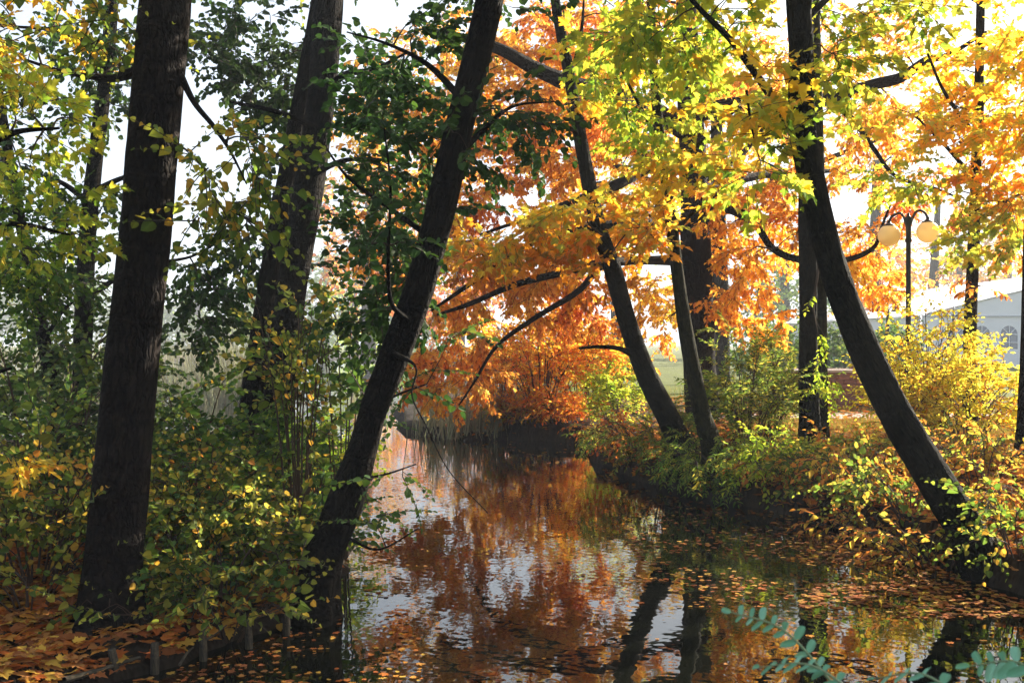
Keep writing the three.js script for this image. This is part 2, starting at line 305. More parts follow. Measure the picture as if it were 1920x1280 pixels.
{
  const lines = (stops) => { const a = []; for (const [f, t, s] of stops) for (let v = f; v < t - 1e-6; v += s) a.push(v); return a; };
  const xs = [...lines([[-320, -60, 20], [-60, -12, 2], [-12, -6, .4], [-6, 8, .12], [8, 14, .4], [14, 60, 3], [60, 340, 20]])];
  const zs = [...lines([[-340, -120, 20], [-120, -30, 2.5], [-30, -22, .4], [-22, -4, .12], [-4, 4, .4], [4, 24, 2], [24, 100, 12]])];
  const pos = [], uv = [], c = [], idx = [];
  for (const z of zs) for (const x of xs) {
    const h = groundH(x, z), s = shoreDist(x, z); pos.push(x, h, z); uv.push(x / 2.5, z / 2.5);
    const lawn = x > 0 || z < -24 ? sstep(3.2, 5.2, s + (fbm(x * .8, z * .8, 3) - .5) * 3) : 0, wet = h < .28 ? 1 : 0;
    const so = wet ? [.035, .027, .02] : [.075, .05, .03], gr = [.13, .16, .045];
    for (let k = 0; k < 3; k++) c.push(so[k] + (gr[k] - so[k]) * lawn);
  }
  for (let j = 0; j < zs.length - 1; j++) for (let i = 0; i < xs.length - 1; i++) { const a = j * xs.length + i, b = a + xs.length; idx.push(a, b, a + 1, a + 1, b, b + 1); }
  const g = new THREE.BufferGeometry(); g.setAttribute('position', new THREE.Float32BufferAttribute(pos, 3)); g.setAttribute('uv', new THREE.Float32BufferAttribute(uv, 2)); g.setAttribute('color', new THREE.Float32BufferAttribute(c, 3)); g.setIndex(idx); g.computeVertexNormals();
  const soil = tex(512, 512, (u, v) => { const n = fbmP(u, v, 8, 6), m = vnoise(u * 128, v * 128, 128); const k = .62 + .45 * n + .25 * (m - .5); return [k, k * .97, k * .92]; }, true);
  const o = new THREE.Mesh(g, new THREE.MeshPhysicalMaterial({ specularIntensity: .2, vertexColors: true, map: soil, bumpMap: soil, bumpScale: .03, roughness: 1 })); o.name = 'ground'; scene.add(tag(o, 'dark soil and lawn of the pond banks', 'ground', null, 'structure'));
}
// the pond
{
  const N = 1024, wave = [];
  reseed(91);
  for (let i = 0; i < 46; i++) { const a = rnd() * 6.283, f = i < 12 ? rr(5, 13) : i < 34 ? rr(18, 50) : rr(55, 110); wave.push([Math.round(Math.sin(a) * f), Math.round(Math.cos(a) * f), rnd() * 6.283, (i < 12 ? .8 : i < 34 ? .5 : .1)]); }
  const sn = new Float32Array(1024).map((_, i) => Math.sin(i / 1024 * 6.2831853));
  const hgt = (u, v) => { let s = 0; for (const [kx, ky, p, a] of wave) s += a * sn[((((kx * u + ky * v) * 1024 + p * 163) | 0) % 1024 + 1024) % 1024]; return s; };
  const bump = new Float32Array(N * N * 4);
  let lo = 1e9, hi = -1e9; for (let j = 0; j < N; j++) for (let i = 0; i < N; i++) { const h = hgt(i / N, j / N) * (.55 + .9 * fbm(i / N * 6, j / N * 6, 2, 6)); bump[(j * N + i) * 4] = h; lo = Math.min(lo, h); hi = Math.max(hi, h); }
  for (let k = 0; k < N * N; k++) { const h = (bump[k * 4] - lo) / (hi - lo); bump[k * 4] = bump[k * 4 + 1] = bump[k * 4 + 2] = h; bump[k * 4 + 3] = 1; }
  const t = new THREE.DataTexture(bump, N, N, THREE.RGBAFormat, THREE.FloatType); t.wrapS = t.wrapT = THREE.RepeatWrapping; t.magFilter = THREE.LinearFilter; t.needsUpdate = true;
  const g = new THREE.PlaneGeometry(90, 130, 1, 1).rotateX(-Math.PI / 2).translate(-28, 0, -60), uv = g.attributes.uv, ps = g.attributes.position;
  for (let i = 0; i < 4; i++) uv.setXY(i, ps.getX(i) / 5, ps.getZ(i) / 5);
  const o = new THREE.Mesh(g, new THREE.MeshPhysicalMaterial({ color: col(.003, .0035, .002), roughness: .02, ior: 1.45, bumpMap: t, bumpScale: .0016 })); o.name = 'pond'; scene.add(tag(o, 'dark rippled pond water with floating leaves', 'water', null, 'structure'));
}
// gravel path behind the right bank
{
  const g = new THREE.PlaneGeometry(60, 1.6, 120, 4).rotateX(-Math.PI / 2), ps = g.attributes.position, uv = g.attributes.uv;
  for (let i = 0; i < ps.count; i++) { const x = ps.getX(i) + 34, z = ps.getZ(i) - 17.9 - .012 * (x - 4) * (x - 4) * .06; ps.setXYZ(i, x, .673, z); uv.setXY(i, x / 1.5, z / 1.5); }
  g.computeVertexNormals();
  const gt = tex(256, 256, (u, v) => { const n = fbmP(u, v, 6, 4), m = vnoise(u * 128, v * 128, 128); const k = .55 + .25 * n + .3 * (m - .5); return [k, k * .95, k * .92]; }, true);
  const o = new THREE.Mesh(g, new THREE.MeshStandardMaterial({ color: col(.75, .68, .64), map: gt, bumpMap: gt, bumpScale: .01, roughness: 1 })); o.name = 'path'; scene.add(tag(o, 'pale gravel path behind the right bank', 'path', null, 'structure'));
}

// ---------------------------------------------------------------- trees
const LAND = (px, d, y) => 640 + (EYE - y) * FOC / d;   // row where ground of height y lies at distance d
tree({ seed: 1, above: 2.2, dens: 0.9, name: 'broadleaf_tree', label: 'thick straight dark trunk at the left, nearest tree on the leafy bank', bark: BARK.dark, radial: 40, segs: 16, flare: .34, leaves: 260, bareTo: .62,
  trunk: [[208, 1122, 6.5, 112], [217, 1000, 6.5, 101], [231, 860, 6.5, 97], [252, 640, 6.5, 95], [268, 480, 6.5, 92], [281, 320, 6.5, 91], [296, 150, 6.5, 92], [310, 0, 6.5, 94], [326, -220, 6.5, 86], [340, -500, 6.5, 70]],
  limbs: [[[335, 135, 6.5, 16], [362, 190, 6.4, 11], [402, 240, 6.2, 9], [432, 285, 6.1, 6], [462, 345, 6, 3]], [[300, 120, 6.5, 26], [240, 140, 6.7, 20], [205, 147, 6.9, 15], [120, 135, 7.1, 9], [40, 110, 7.3, 5]], [[300, -50, 6.5, 26], [190, -90, 6.2, 20], [60, -130, 6, 10]]],
  clumps: [[450, 330, 6.2, 90, 110, .5, 20, 3, 'hazel'], [400, 410, 6.3, 90, 50, .4, 9, 3, 'hazel'], [120, 60, 6.6, 190, 110, .7, 26, 3, 'hazel', [1.15, 1.1, 1]], [280, -260, 6.6, 420, 180, 1.4, 40, 5, 'hazel']] });
tree({ seed: 2, above: 2.2, dens: 0.8, scale: 0.56, name: 'maple_tree', label: 'yellow green maple boughs reaching in at the left edge', bark: BARK.dark, leaves: 260, bareTo: .3,
  trunk: [[-180, 1180, 6.0, 90], [-190, 800, 6.0, 84], [-200, 400, 6.0, 78], [-190, 0, 6.0, 70], [-170, -400, 6.0, 50]],
  limbs: [[[-190, 420, 6, 30], [-60, 300, 5.8, 20], [20, 250, 5.7, 12], [110, 240, 5.6, 5]], [[-190, 560, 6, 26], [-80, 460, 5.9, 18], [20, 420, 5.8, 10], [130, 440, 5.7, 4]], [[-190, 760, 6, 20], [-80, 720, 5.7, 12], [20, 690, 5.6, 6]]],
  clumps: [[50, 235, 5.8, 120, 90, .6, 26, 3, 'mapleG', [1.2, 1.1, 1]], [60, 400, 5.9, 130, 110, .7, 26, 3, 'mapleG'], [70, 420, 6.3, 130, 110, .5, 18, 4, 'hazelG'], [60, 530, 6.0, 120, 80, .6, 24, 4, 'hazelG', [1, 1, 1]], [5, 860, 5.8, 50, 45, .4, 5, 3, 'mapleY'], [-160, -100, 6, 250, 250, 1.5, 40, 4, 'mapleY'], [15, 130, 5.7, 40, 30, .3, 6, 3, 'mapleY']] });
tree({ seed: 3, dens: 0.5, name: 'alder_tree', label: 'slim dark alder behind the thick left trunk, with a side limb', bark: BARK.alder, leaves: 150, bareTo: .25, group: 'alders on the far side of the left bank', spread: .6,
  trunk: [[150, 800, 12, 36], [155, 640, 12, 33], [166, 420, 12, 30], [180, 280, 12, 28], [195, 160, 12, 26], [208, 30, 12, 24], [216, -200, 12, 18]],
  limbs: [[[168, 380, 12, 14], [110, 340, 12, 9], [40, 320, 12, 5]], [[172, 360, 12, 13], [240, 330, 11.8, 8], [330, 320, 11.6, 4]], [[200, 100, 12, 15], [120, 60, 12, 9], [30, 50, 12, 5]], [[158, 560, 12, 12], [260, 500, 11.5, 8], [360, 480, 11.3, 5], [430, 440, 11.2, 3]]],
  clumps: [[110, 110, 12, 190, 120, 1.2, 60, 5, 'alder'], [400, 60, 11.6, 110, 70, .8, 20, 4, 'alder'], [90, 400, 12.4, 180, 140, 1.2, 36, 4, 'alder', [1.2, 1.2, 1]], [390, 560, 12.2, 100, 110, .8, 40, 5, 'alder'], [120, 620, 12, 200, 110, 1.2, 60, 5, 'hazelG'], [200, -180, 12, 420, 150, 1.6, 60, 5, 'alder']] });
tree({ seed: 4, dens: 0.55, name: 'alder_tree', label: 'thin leaning alder low at the left edge in the thicket', bark: BARK.alder, leaves: 60, bareTo: .2, group: 'alders on the far side of the left bank',
  trunk: [[112, 860, 10.5, 30], [95, 720, 10.5, 27], [70, 580, 10.5, 24], [35, 400, 10.5, 20], [10, 250, 10.5, 16], [-20, 60, 10.5, 12]],
  limbs: [[[80, 640, 10.5, 9], [130, 570, 10.4, 6], [200, 540, 10.3, 3]]],
  clumps: [[60, 520, 10.6, 130, 150, .9, 40, 5, 'hazelG'], [40, 700, 10.4, 110, 90, .8, 26, 5, 'hazelG', [0.87, 0.87, 1]], [10, 300, 10.6, 90, 120, .8, 14, 4, 'alder']] });
tree({ seed: 5, dens: 0.48, name: 'alder_tree', label: 'twin stemmed dark alder between the thick left trunk and the leaning trunk', bark: BARK.alder, radial: 28, leaves: 260, bareTo: .3, group: 'alders on the far side of the left bank', spread: .6,
  trunk: [[512, 905, 11.5, 66], [520, 780, 11.5, 60], [534, 640, 11.5, 57], [552, 520, 11.5, 56], [571, 400, 11.5, 55], [603, 180, 11.5, 54], [616, 0, 11.5, 52], [630, -300, 11.5, 42]],
  stems: [[[458, 880, 11.9, 50], [468, 780, 11.9, 44], [486, 640, 11.9, 41], [526, 400, 11.9, 38], [566, 180, 11.9, 33], [598, 0, 11.9, 30], [636, -250, 11.9, 22]]],
  limbs: [[[612, 170, 11.4, 18], [645, 140, 11.2, 13], [700, 130, 11, 8], [760, 100, 10.8, 4]], [[560, 460, 11.5, 12], [500, 430, 11.2, 8], [420, 390, 11, 5], [360, 380, 11, 3]], [[595, 240, 11.4, 14], [520, 210, 11, 9], [430, 190, 10.8, 5]], [[580, 330, 11.4, 13], [650, 300, 10.9, 9], [740, 300, 10.6, 5]]],
  clumps: [[470, 110, 12.4, 110, 120, .7, 55, 5, 'alder'], [560, 250, 12.6, 120, 80, .5, 26, 5, 'alder'], [410, 480, 12, 90, 60, .6, 22, 5, 'alder'], [700, 120, 11, 100, 100, .8, 26, 4, 'alder'], [650, 420, 12.2, 70, 100, .6, 22, 4, 'alder'], [580, 640, 11.9, 70, 70, .5, 14, 4, 'hazelG'], [560, -200, 11.5, 380, 170, 1.8, 60, 5, 'alder']] });
tree({ seed: 6, above: 2.2, dens: 0.52, scale: .82, name: 'leaning_alder', label: 'dark trunk at the water edge leaning right, hung with green leaves', bark: BARK.alder, radial: 36, segs: 16, rough: .1, flare: .6, leaves: 300, bareTo: .25, spread: .7, leafy: .9, groundY: .1,
  trunk: [[592, 1168, 7.3, 84], [604, 1060, 7.3, 74], [640, 960, 7.3, 66], [676, 850, 7.3, 55], [702, 760, 7.3, 55], [744, 650, 7.3, 56], [778, 560, 7.3, 55], [815, 430, 7.3, 54], [843, 320, 7.3, 54], [887, 130, 7.3, 54], [918, 0, 7.3, 52], [950, -180, 7.3, 48], [985, -420, 7.3, 38]],
  limbs: [[[770, 600, 7.2, 12], [735, 570, 7.0, 9], [728, 470, 6.9, 7], [732, 350, 6.9, 5], [720, 240, 6.9, 3]], [[735, 660, 7.2, 11], [780, 690, 7, 4], [772, 740, 6.9, 3.4], [800, 800, 6.8, 3], [840, 880, 6.7, 2.4], [915, 962, 6.6, 1.6]], [[690, 770, 7.3, 10], [745, 740, 7.5, 5], [800, 720, 7.6, 3]], [[850, 300, 7.3, 16], [900, 250, 7.5, 10], [960, 200, 7.7, 6], [1040, 190, 7.9, 3]], [[815, 450, 7.3, 13], [730, 390, 7.5, 9], [650, 330, 7.7, 6], [600, 260, 7.8, 3]], [[870, 190, 7.3, 15], [800, 120, 7.6, 10], [720, 80, 7.8, 6], [650, 60, 7.9, 3]], [[660, 900, 7.3, 7], [720, 890, 7.1, 4], [780, 870, 7, 2]], [[655, 1010, 7.2, 7], [710, 1030, 7, 4], [785, 990, 6.9, 2]]],
  clumps: [[735, 300, 7.9, 90, 130, .6, 46, 4, 'alder'], [760, 110, 7.8, 120, 90, .6, 28, 4, 'alder'], [720, 520, 7.8, 70, 110, .4, 40, 4, 'alder', [1.15, 1.15, 1]], [950, 230, 7.6, 110, 80, .5, 20, 4, 'alder'], [860, 330, 7.2, 90, 100, .4, 14, 3, 'alder'], [700, 700, 7.6, 50, 60, .4, 14, 4, 'hazelG', [0.87, 1, 1]], [700, 430, 6.8, 60, 130, .2, 10, 4, 'alder', [1.3, 1.3, 1]], [860, 640, 7.4, 40, 25, .3, 2, 2, 'hazelG'], [725, 890, 7, 45, 30, .2, 4, 2, 'hazelG', [1.2, 1.2, 1]], [710, 985, 7, 40, 50, .2, 5, 2, 'hazelG', [1.3, 1.3, 1]], [770, 760, 6.9, 40, 40, .2, 4, 2, 'alder', [1.4, 1.4, 1]], [940, -180, 7.4, 330, 170, 1.3, 40, 4, 'alder']] });
tree({ seed: 7, dens: 0.5, name: 'maple_tree', label: 'slender dark maple trunk leaning left over the far bend, broken stub branch low', bark: BARK.smooth, radial: 24, leaves: 260, bareTo: .4, scale: 1.05,
  trunk: [[1284, 850, 13.4, 48], [1262, 800, 13.4, 43], [1214, 705, 13.4, 40], [1175, 600, 13.4, 37], [1148, 500, 13.4, 34], [1128, 440, 13.4, 29], [1110, 370, 13.4, 28], [1086, 245, 13.4, 26], [1066, 130, 13.4, 22], [1044, 20, 13.4, 19], [1020, -160, 13.4, 15]],
  limbs: [[[1186, 664, 13.4, 14], [1160, 653, 13.2, 9], [1120, 650, 13, 7], [1086, 653, 12.9, 5]], [[1090, 250, 13.4, 11], [1060, 238, 13.2, 9], [1020, 232, 13, 7], [978, 230, 12.9, 5]], [[1078, 120, 13.4, 9], [1090, 60, 13.3, 7], [1095, 0, 13.3, 4]], [[1115, 380, 13.4, 12], [1125, 430, 13, 8], [1150, 470, 12.8, 5]]],
  clumps: [[1060, 440, 13.0, 190, 60, 1.2, 46, 5, 'mapleY', [1, 0.86, 0.9]], [950, 470, 13.4, 120, 50, .8, 20, 4, 'mapleY', [1, 0.8, 0.9]], [1140, 400, 12.8, 120, 50, .7, 20, 4, 'mapleY'], [1150, 90, 13, 120, 110, 1, 36, 4, 'mapleY'], [1040, -140, 13.4, 200, 120, 1.3, 26, 5, 'mapleY']] });
tree({ seed: 8, dens: 0.45, name: 'maple_tree', label: 'slender upright maple trunk just left of the thick oak trunk', bark: BARK.olive, radial: 22, leaves: 300, bareTo: .4, scale: 1.0,
  trunk: [[1336, 845, 12.6, 40], [1318, 780, 12.6, 33], [1295, 670, 12.6, 28], [1277, 560, 12.6, 25], [1262, 440, 12.6, 23], [1246, 320, 12.6, 21], [1234, 230, 12.6, 19], [1226, 120, 12.6, 17], [1220, 0, 12.6, 14], [1210, -200, 12.6, 10]],
  limbs: [[[1250, 340, 12.6, 9], [1330, 250, 12.1, 6], [1400, 190, 11.8, 4]], [[1240, 270, 12.6, 9], [1190, 180, 12.2, 6], [1150, 100, 12, 4]], [[1262, 440, 12.6, 8], [1320, 380, 12.2, 5], [1380, 350, 12, 3]]],
  clumps: [[1200, 150, 12, 130, 120, .9, 40, 5, 'mapleG', [1.1, 1.05, 0.9]], [1310, 200, 12, 130, 110, .9, 30, 4, 'mapleG'], [1290, 330, 11.8, 110, 70, .7, 24, 4, 'mapleY'], [1230, 430, 12, 60, 40, .5, 6, 4, 'mapleY'], [1240, -140, 12.3, 260, 120, 1.3, 36, 5, 'mapleY']] });
tree({ seed: 9, above: 1.4, rough: .12, dens: 0.6, name: 'maple_tree', label: 'dark trunk at the right rising from the water edge in a long left lean', bark: BARK.smooth, radial: 36, segs: 16, leaves: 300, bareTo: .55, flare: .2,
  trunk: [[1850, 1090, 8.5, 88], [1812, 1000, 8.5, 74], [1756, 900, 8.5, 68], [1670, 760, 8.5, 60], [1596, 600, 8.5, 56], [1556, 480, 8.5, 50], [1524, 340, 8.5, 46], [1506, 240, 8.5, 46], [1502, 120, 8.5, 44], [1500, 0, 8.5, 43], [1494, -220, 8.5, 36], [1490, -460, 8.5, 26]],
  limbs: [[[1500, 262, 8.5, 24], [1470, 215, 8.5, 18], [1424, 148, 8.4, 15], [1370, 75, 8.3, 12], [1308, 12, 8.2, 9], [1220, -90, 8.1, 6]], [[1504, 210, 8.5, 16], [1488, 120, 8.4, 10], [1478, 0, 8.3, 9], [1470, -160, 8.2, 6]], [[1505, 40, 8.5, 15], [1600, -40, 8.8, 10], [1720, -80, 9, 6]], [[1400, 170, 8.4, 6], [1410, 240, 8.3, 4], [1425, 300, 8.2, 2.4]]],
  clumps: [[1290, 60, 8.6, 130, 80, .7, 34, 4, 'mapleG', [1.1, 1.05, 1]], [1440, 300, 8.2, 70, 80, .4, 14, 3, 'mapleG'], [1390, 190, 8.4, 80, 90, .5, 14, 3, 'mapleY'], [1590, 90, 8.8, 90, 90, .6, 22, 3, 'mapleG'], [1640, 10, 9, 120, 60, .6, 14, 3, 'mapleG', [0.87, 0.94, 1]], [1180, 20, 8.4, 90, 60, .5, 14, 3, 'mapleG'], [1480, -260, 8.5, 360, 170, 1.6, 46, 5, 'mapleY']] });
tree({ seed: 10, name: 'hornbeam_tree', label: 'two straight close trunks standing upright behind the long leaning right trunk', bark: BARK.smooth, bark2: BARK.olive, radial: 26, leaves: 60, bareTo: .6,
  trunk: [[1522, 842, 13.6, 50], [1519, 780, 13.6, 40], [1516, 640, 13.6, 34], [1515, 480, 13.6, 32], [1514, 340, 13.6, 31], [1512, 180, 13.6, 29], [1512, 0, 13.6, 26], [1512, -200, 13.6, 20]],
  stems: [[[1543, 830, 13.9, 28], [1541, 740, 13.9, 23], [1540, 600, 13.9, 22], [1538, 420, 13.9, 22], [1534, 250, 13.9, 21], [1530, 100, 13.9, 20], [1528, -60, 13.9, 17]]],
  clumps: [[1540, 700, 13.2, 40, 90, .3, 8, 2, 'lime'], [1530, -180, 13.8, 140, 100, .8, 24, 4, 'mapleY']] });
tree({ seed: 11, seed: 11, tw: 2.0, dens: 0.8, label: 'big oak with thick trunk and wide orange brown crown over the far bank', bark: BARK.oak, radial: 32, rough: .07, leaves: 300, bareTo: .3, spread: .8, scale: 1.15, leafy: 1.5, droop: .2,
  trunk: [[1322, 832, 18.5, 76], [1316, 760, 18.5, 64], [1311, 640, 18.5, 59], [1306, 480, 18.5, 55], [1300, 320, 18.5, 50], [1292, 160, 18.5, 44], [1288, 0, 18.5, 38], [1284, -180, 18.5, 26]],
  limbs: [[[1292, 250, 18.5, 38], [1225, 208, 18, 33], [1150, 180, 16.3, 35], [1080, 160, 15.8, 32.5], [1005, 128, 15.4, 27.5], [930, 90, 15, 21.2], [800, 55, 14.8, 11.2]],
    [[1300, 215, 18.5, 34], [1400, 195, 18, 28], [1480, 200, 17.6, 26], [1560, 183, 17.2, 24], [1640, 158, 17, 21], [1690, 145, 17, 20], [1740, 112, 17, 16], [1772, 106, 17, 11], [1850, 60, 17, 6]],
    [[1298, 290, 18.5, 26], [1225, 312, 18, 20], [1160, 345, 16.2, 20], [1090, 372, 15.7, 15], [1000, 405, 15.2, 8.8], [900, 440, 14.8, 5]],
    [[1300, 425, 18.5, 26], [1240, 420, 18.2, 22], [1190, 418, 16.4, 21.2], [1090, 428, 15.7, 17.5], [1010, 450, 15.2, 13.8], [930, 498, 14.8, 11.2], [870, 540, 14.6, 8.8], [808, 582, 14.4, 5]],
    [[1304, 488, 18.5, 24], [1230, 488, 18, 17], [1130, 494, 16.2, 17.5], [1050, 512, 15.8, 15], [970, 532, 15.4, 12.5], [880, 570, 15.1, 8.8], [820, 590, 14.8, 5]],
    [[1240, 488, 18, 14], [1130, 498, 16, 13.8], [1085, 545, 15.4, 12.5], [1000, 598, 14.8, 10], [930, 650, 14.4, 7.5], [890, 715, 14.2, 5], [860, 760, 14.1, 3.1]],
    [[1304, 385, 18.5, 26], [1375, 392, 18, 20], [1420, 425, 17.6, 15], [1450, 466, 17.4, 13], [1500, 486, 17.2, 13], [1590, 486, 17, 11], [1640, 462, 16.9, 8], [1652, 430, 16.9, 6], [1670, 385, 16.9, 4]],
    [[1560, 190, 17.4, 14], [1600, 225, 17.4, 12], [1640, 280, 17.3, 9], [1680, 330, 17.2, 7], [1760, 355, 17.1, 5], [1800, 372, 17.1, 3]],
    [[1296, 350, 18.5, 18], [1390, 290, 19.5, 12], [1440, 230, 20, 6]], [[1300, 330, 18.5, 22], [1210, 290, 20, 15], [1100, 270, 20.1, 10]], [[1304, 360, 18.5, 22], [1420, 330, 20, 15], [1560, 320, 21.3, 8]]],
  clumps: [[1010, 330, 18.1, 240, 130, 1.8, 95, 6, 'oak'], [940, 530, 17.5, 180, 90, 1.4, 90, 6, 'oak'], [1080, 530, 18.1, 130, 110, 1.5, 60, 6, 'oak'], [830, 170, 17.7, 200, 120, 1.6, 60, 6, 'oak'], [780, 430, 17.7, 130, 110, 1.4, 52, 6, 'oak', [1, 0.8, 0.85]], [830, 690, 16.6, 110, 70, 1, 52, 6, 'oak', [1, 0.89, 0.95]], [1090, 100, 18.6, 160, 110, 1.6, 50, 6, 'oak', [1.1, 1.25, 1]],
    [1240, 580, 20.4, 90, 80, 1, 30, 6, 'oak'], [1420, 420, 18.1, 120, 110, 1.5, 70, 6, 'oak', [1, 0.89, 0.94]], [1400, 580, 17.7, 80, 90, 1, 34, 6, 'oak', [1.1, 1.1, 1]], [1580, 470, 17.7, 110, 60, .9, 34, 5, 'oak', [1.1, 1.15, 1]], [1660, 540, 17.5, 45, 50, .5, 12, 5, 'oak', [1.15, 1.5, 1.1]], [1600, 260, 18.1, 120, 110, 1.3, 46, 5, 'oak', [1, 1.05, 1]], [1400, 130, 18.5, 140, 110, 1.6, 40, 5, 'oak', [1.15, 1.4, 1.1]], [1640, 70, 17.9, 130, 90, 1.2, 34, 5, 'oak', [1.1, 1.3, 1.1]], [1740, 380, 17.7, 70, 60, .8, 18, 5, 'oak'], [1250, 350, 20.5, 260, 160, 1.4, 60, 6, 'oak'], [960, 60, 18.4, 180, 80, 1.2, 38, 6, 'oak'], [1000, 210, 19, 130, 110, 1.3, 44, 6, 'oak'], [1140, 260, 19.6, 130, 110, 1.2, 40, 6, 'oak'], [720, 230, 18.4, 120, 110, 1.2, 34, 6, 'oak'], [1180, 30, 18.8, 150, 90, 1.2, 26, 6, 'oak'], [1280, -180, 18.2, 560, 170, 3, 130, 6, 'oak']] });
tree({ seed: 14, name: 'golden_tree', label: 'golden leaved tree standing directly behind the big oak', bark: BARK.oak, radial: 18, bareTo: .35, scale: 1.5, spread: .6, leafy: 2.2, above: 1, leaves: 0,
  trunk: [[1350, 760, 27, 40], [1350, 560, 27, 34], [1345, 300, 27, 24], [1340, 40, 27, 12]],
  limbs: [[[1348, 420, 27, 18], [1200, 330, 27, 12], [1000, 260, 27, 6]], [[1348, 400, 27, 18], [1500, 320, 27, 12], [1650, 260, 27, 6]]],
  clumps: [[1000, 230, 27, 250, 170, 1.6, 60, 5, 'oak', [1, 1.15, 1]], [1280, 160, 27, 200, 170, 1.6, 50, 5, 'mapleY', [1, .85, 1]], [1560, 220, 27, 200, 150, 1.6, 46, 5, 'oak', [1, 1.15, 1]], [800, 330, 27, 120, 120, 1.2, 22, 5, 'oak']] });
tree({ seed: 12, dens: 0.5, name: 'maple_tree', label: 'straight trunk right of the round globes, under glowing yellow boughs', bark: BARK.smooth, radial: 22, leaves: 300, bareTo: .3, scale: 1.1,
  trunk: [[1818, 815, 15, 32], [1819, 720, 15, 26], [1820, 600, 15, 23], [1826, 460, 15, 21], [1831, 320, 15, 20], [1836, 180, 15, 18], [1840, 0, 15, 15], [1842, -220, 15, 10]],
  limbs: [[[1832, 340, 15, 10], [1780, 280, 14.5, 7], [1720, 220, 14, 4]], [[1830, 420, 15, 10], [1880, 380, 14.4, 7], [1950, 350, 14, 5]], [[1836, 200, 15, 10], [1900, 130, 14.4, 7], [1990, 80, 14, 5]], [[1834, 260, 15, 9], [1770, 170, 14.6, 6], [1740, 100, 14.4, 4]]],
  clumps: [[1850, 140, 14.4, 120, 130, 1.2, 70, 5, 'mapleY', [1.1, 1.05, 1]], [1900, 300, 14, 100, 120, 1, 56, 5, 'mapleY', [1.1, 1, 0.9]], [1850, 420, 14.4, 90, 60, .8, 28, 5, 'mapleG'], [1700, 340, 14.6, 130, 40, 1, 20, 4, 'mapleG', [1.2, 1, 1]], [1900, 470, 14.6, 50, 60, .5, 10, 3, 'oak'], [1840, 520, 14.8, 30, 30, .3, 3, 2, 'oak'], [1680, 240, 14.4, 90, 50, .8, 14, 4, 'mapleY'], [1880, -130, 14.6, 260, 130, 2, 56, 5, 'mapleY']] });
tree({ seed: 13, name: 'roadside_tree', label: 'dark trunk cut by the right edge of the photo beside the path', bark: BARK.dark, radial: 20, leaves: 0, bareTo: .8,
  trunk: [[1924, 880, 11.4, 46], [1926, 800, 11.4, 36], [1931, 640, 11.4, 32], [1938, 400, 11.4, 30], [1950, 0, 11.4, 24], [1960, -300, 11.4, 16]], clumps: [[1960, -260, 11.4, 130, 120, 1.2, 24, 5, 'mapleY']] });
// trees beyond the right edge of the view, whose crowns shade the near water
[[11.6, -11.2, 'tall maple beyond the right edge shading the near water'], [9.2, -7.4, 'second tall maple beyond the right edge, nearer the viewer']].forEach(([x, z, label], i) => {
  const d = -z, px = 960 + x / d * FOC, k = FOC / d, y = (h) => 640 - (h - EYE) * k;
  tree({ seed: 70 + i, name: 'shade_tree', label, bark: BARK.dark, bareTo: .3, above: 1, group: 'trees beyond the right edge', trunk: [[px, y(.6), d, .42 * k], [px, y(3), d, .36 * k], [px + .2 * k, y(6), d, .3 * k], [px, y(10), d, .15 * k]], clumps: [[px - .3 * k, y(7.5), d, 3.2 * k, 3.6 * k, 3, 150, 5, 'mapleY']], scale: 1.5, leafy: 2 });
});
// unseen trees added behind the viewer to cut sky light on trunk fronts
[[-6, 7, 'first unseen leafy tree added behind the viewer to block sky light'], [0.5, 8.5, 'second unseen leafy tree added behind the viewer to block sky light'], [7, 6.5, 'third unseen leafy tree added behind the viewer to block sky light'], [-11, 1, 'unseen leafy tree added far left beside the viewer to block sky light']].forEach(([x, z, label], i) => {
  reseed(80 + i); const b = V(x, groundH(x, z), z), t = thing('shade_tree', label, 'tree', b, 'unseen trees added behind the viewer'), L = [];
  part('trunk', tube([{ p: b.clone().add(V(0, -.3, 0)), r: .24 }, { p: b.clone().add(V(.1, 4, 0)), r: .17 }, { p: b.clone().add(V(0, 8, .1)), r: .05 }], 14, 24, .06, .3), BARK.dark, t, b);
  for (let k = 0; k < 26; k++) { const a = k * 2.4, h = 1.6 + k * .24, s0 = b.clone().add(V(0, h, 0)), e = s0.clone().add(V(Math.cos(a) * rr(1.4, 3.2), rr(-.1, 1.2), Math.sin(a) * rr(1.2, 2.6))), c = tube([{ p: s0, r: .05 }, { p: s0.clone().lerp(e, .5).add(V(0, .2, 0)), r: .03 }, { p: e, r: .008 }], 6, 6); part('branch', c, BARK.dark, t, b); for (let j = 0; j < 26; j++) { const q = s0.clone().lerp(e, rr(.25, 1)); L.push({ m: sprigMatrix(q, V(gauss(), gauss() * .5, gauss()).normalize().add(e.clone().sub(s0).normalize().multiplyScalar(.6)), rr(1.4, 2.2), gauss() * .5), c: tintAt(q, .5) }); } }
  foliage(t, b, 'hazelG', L, 0);
});
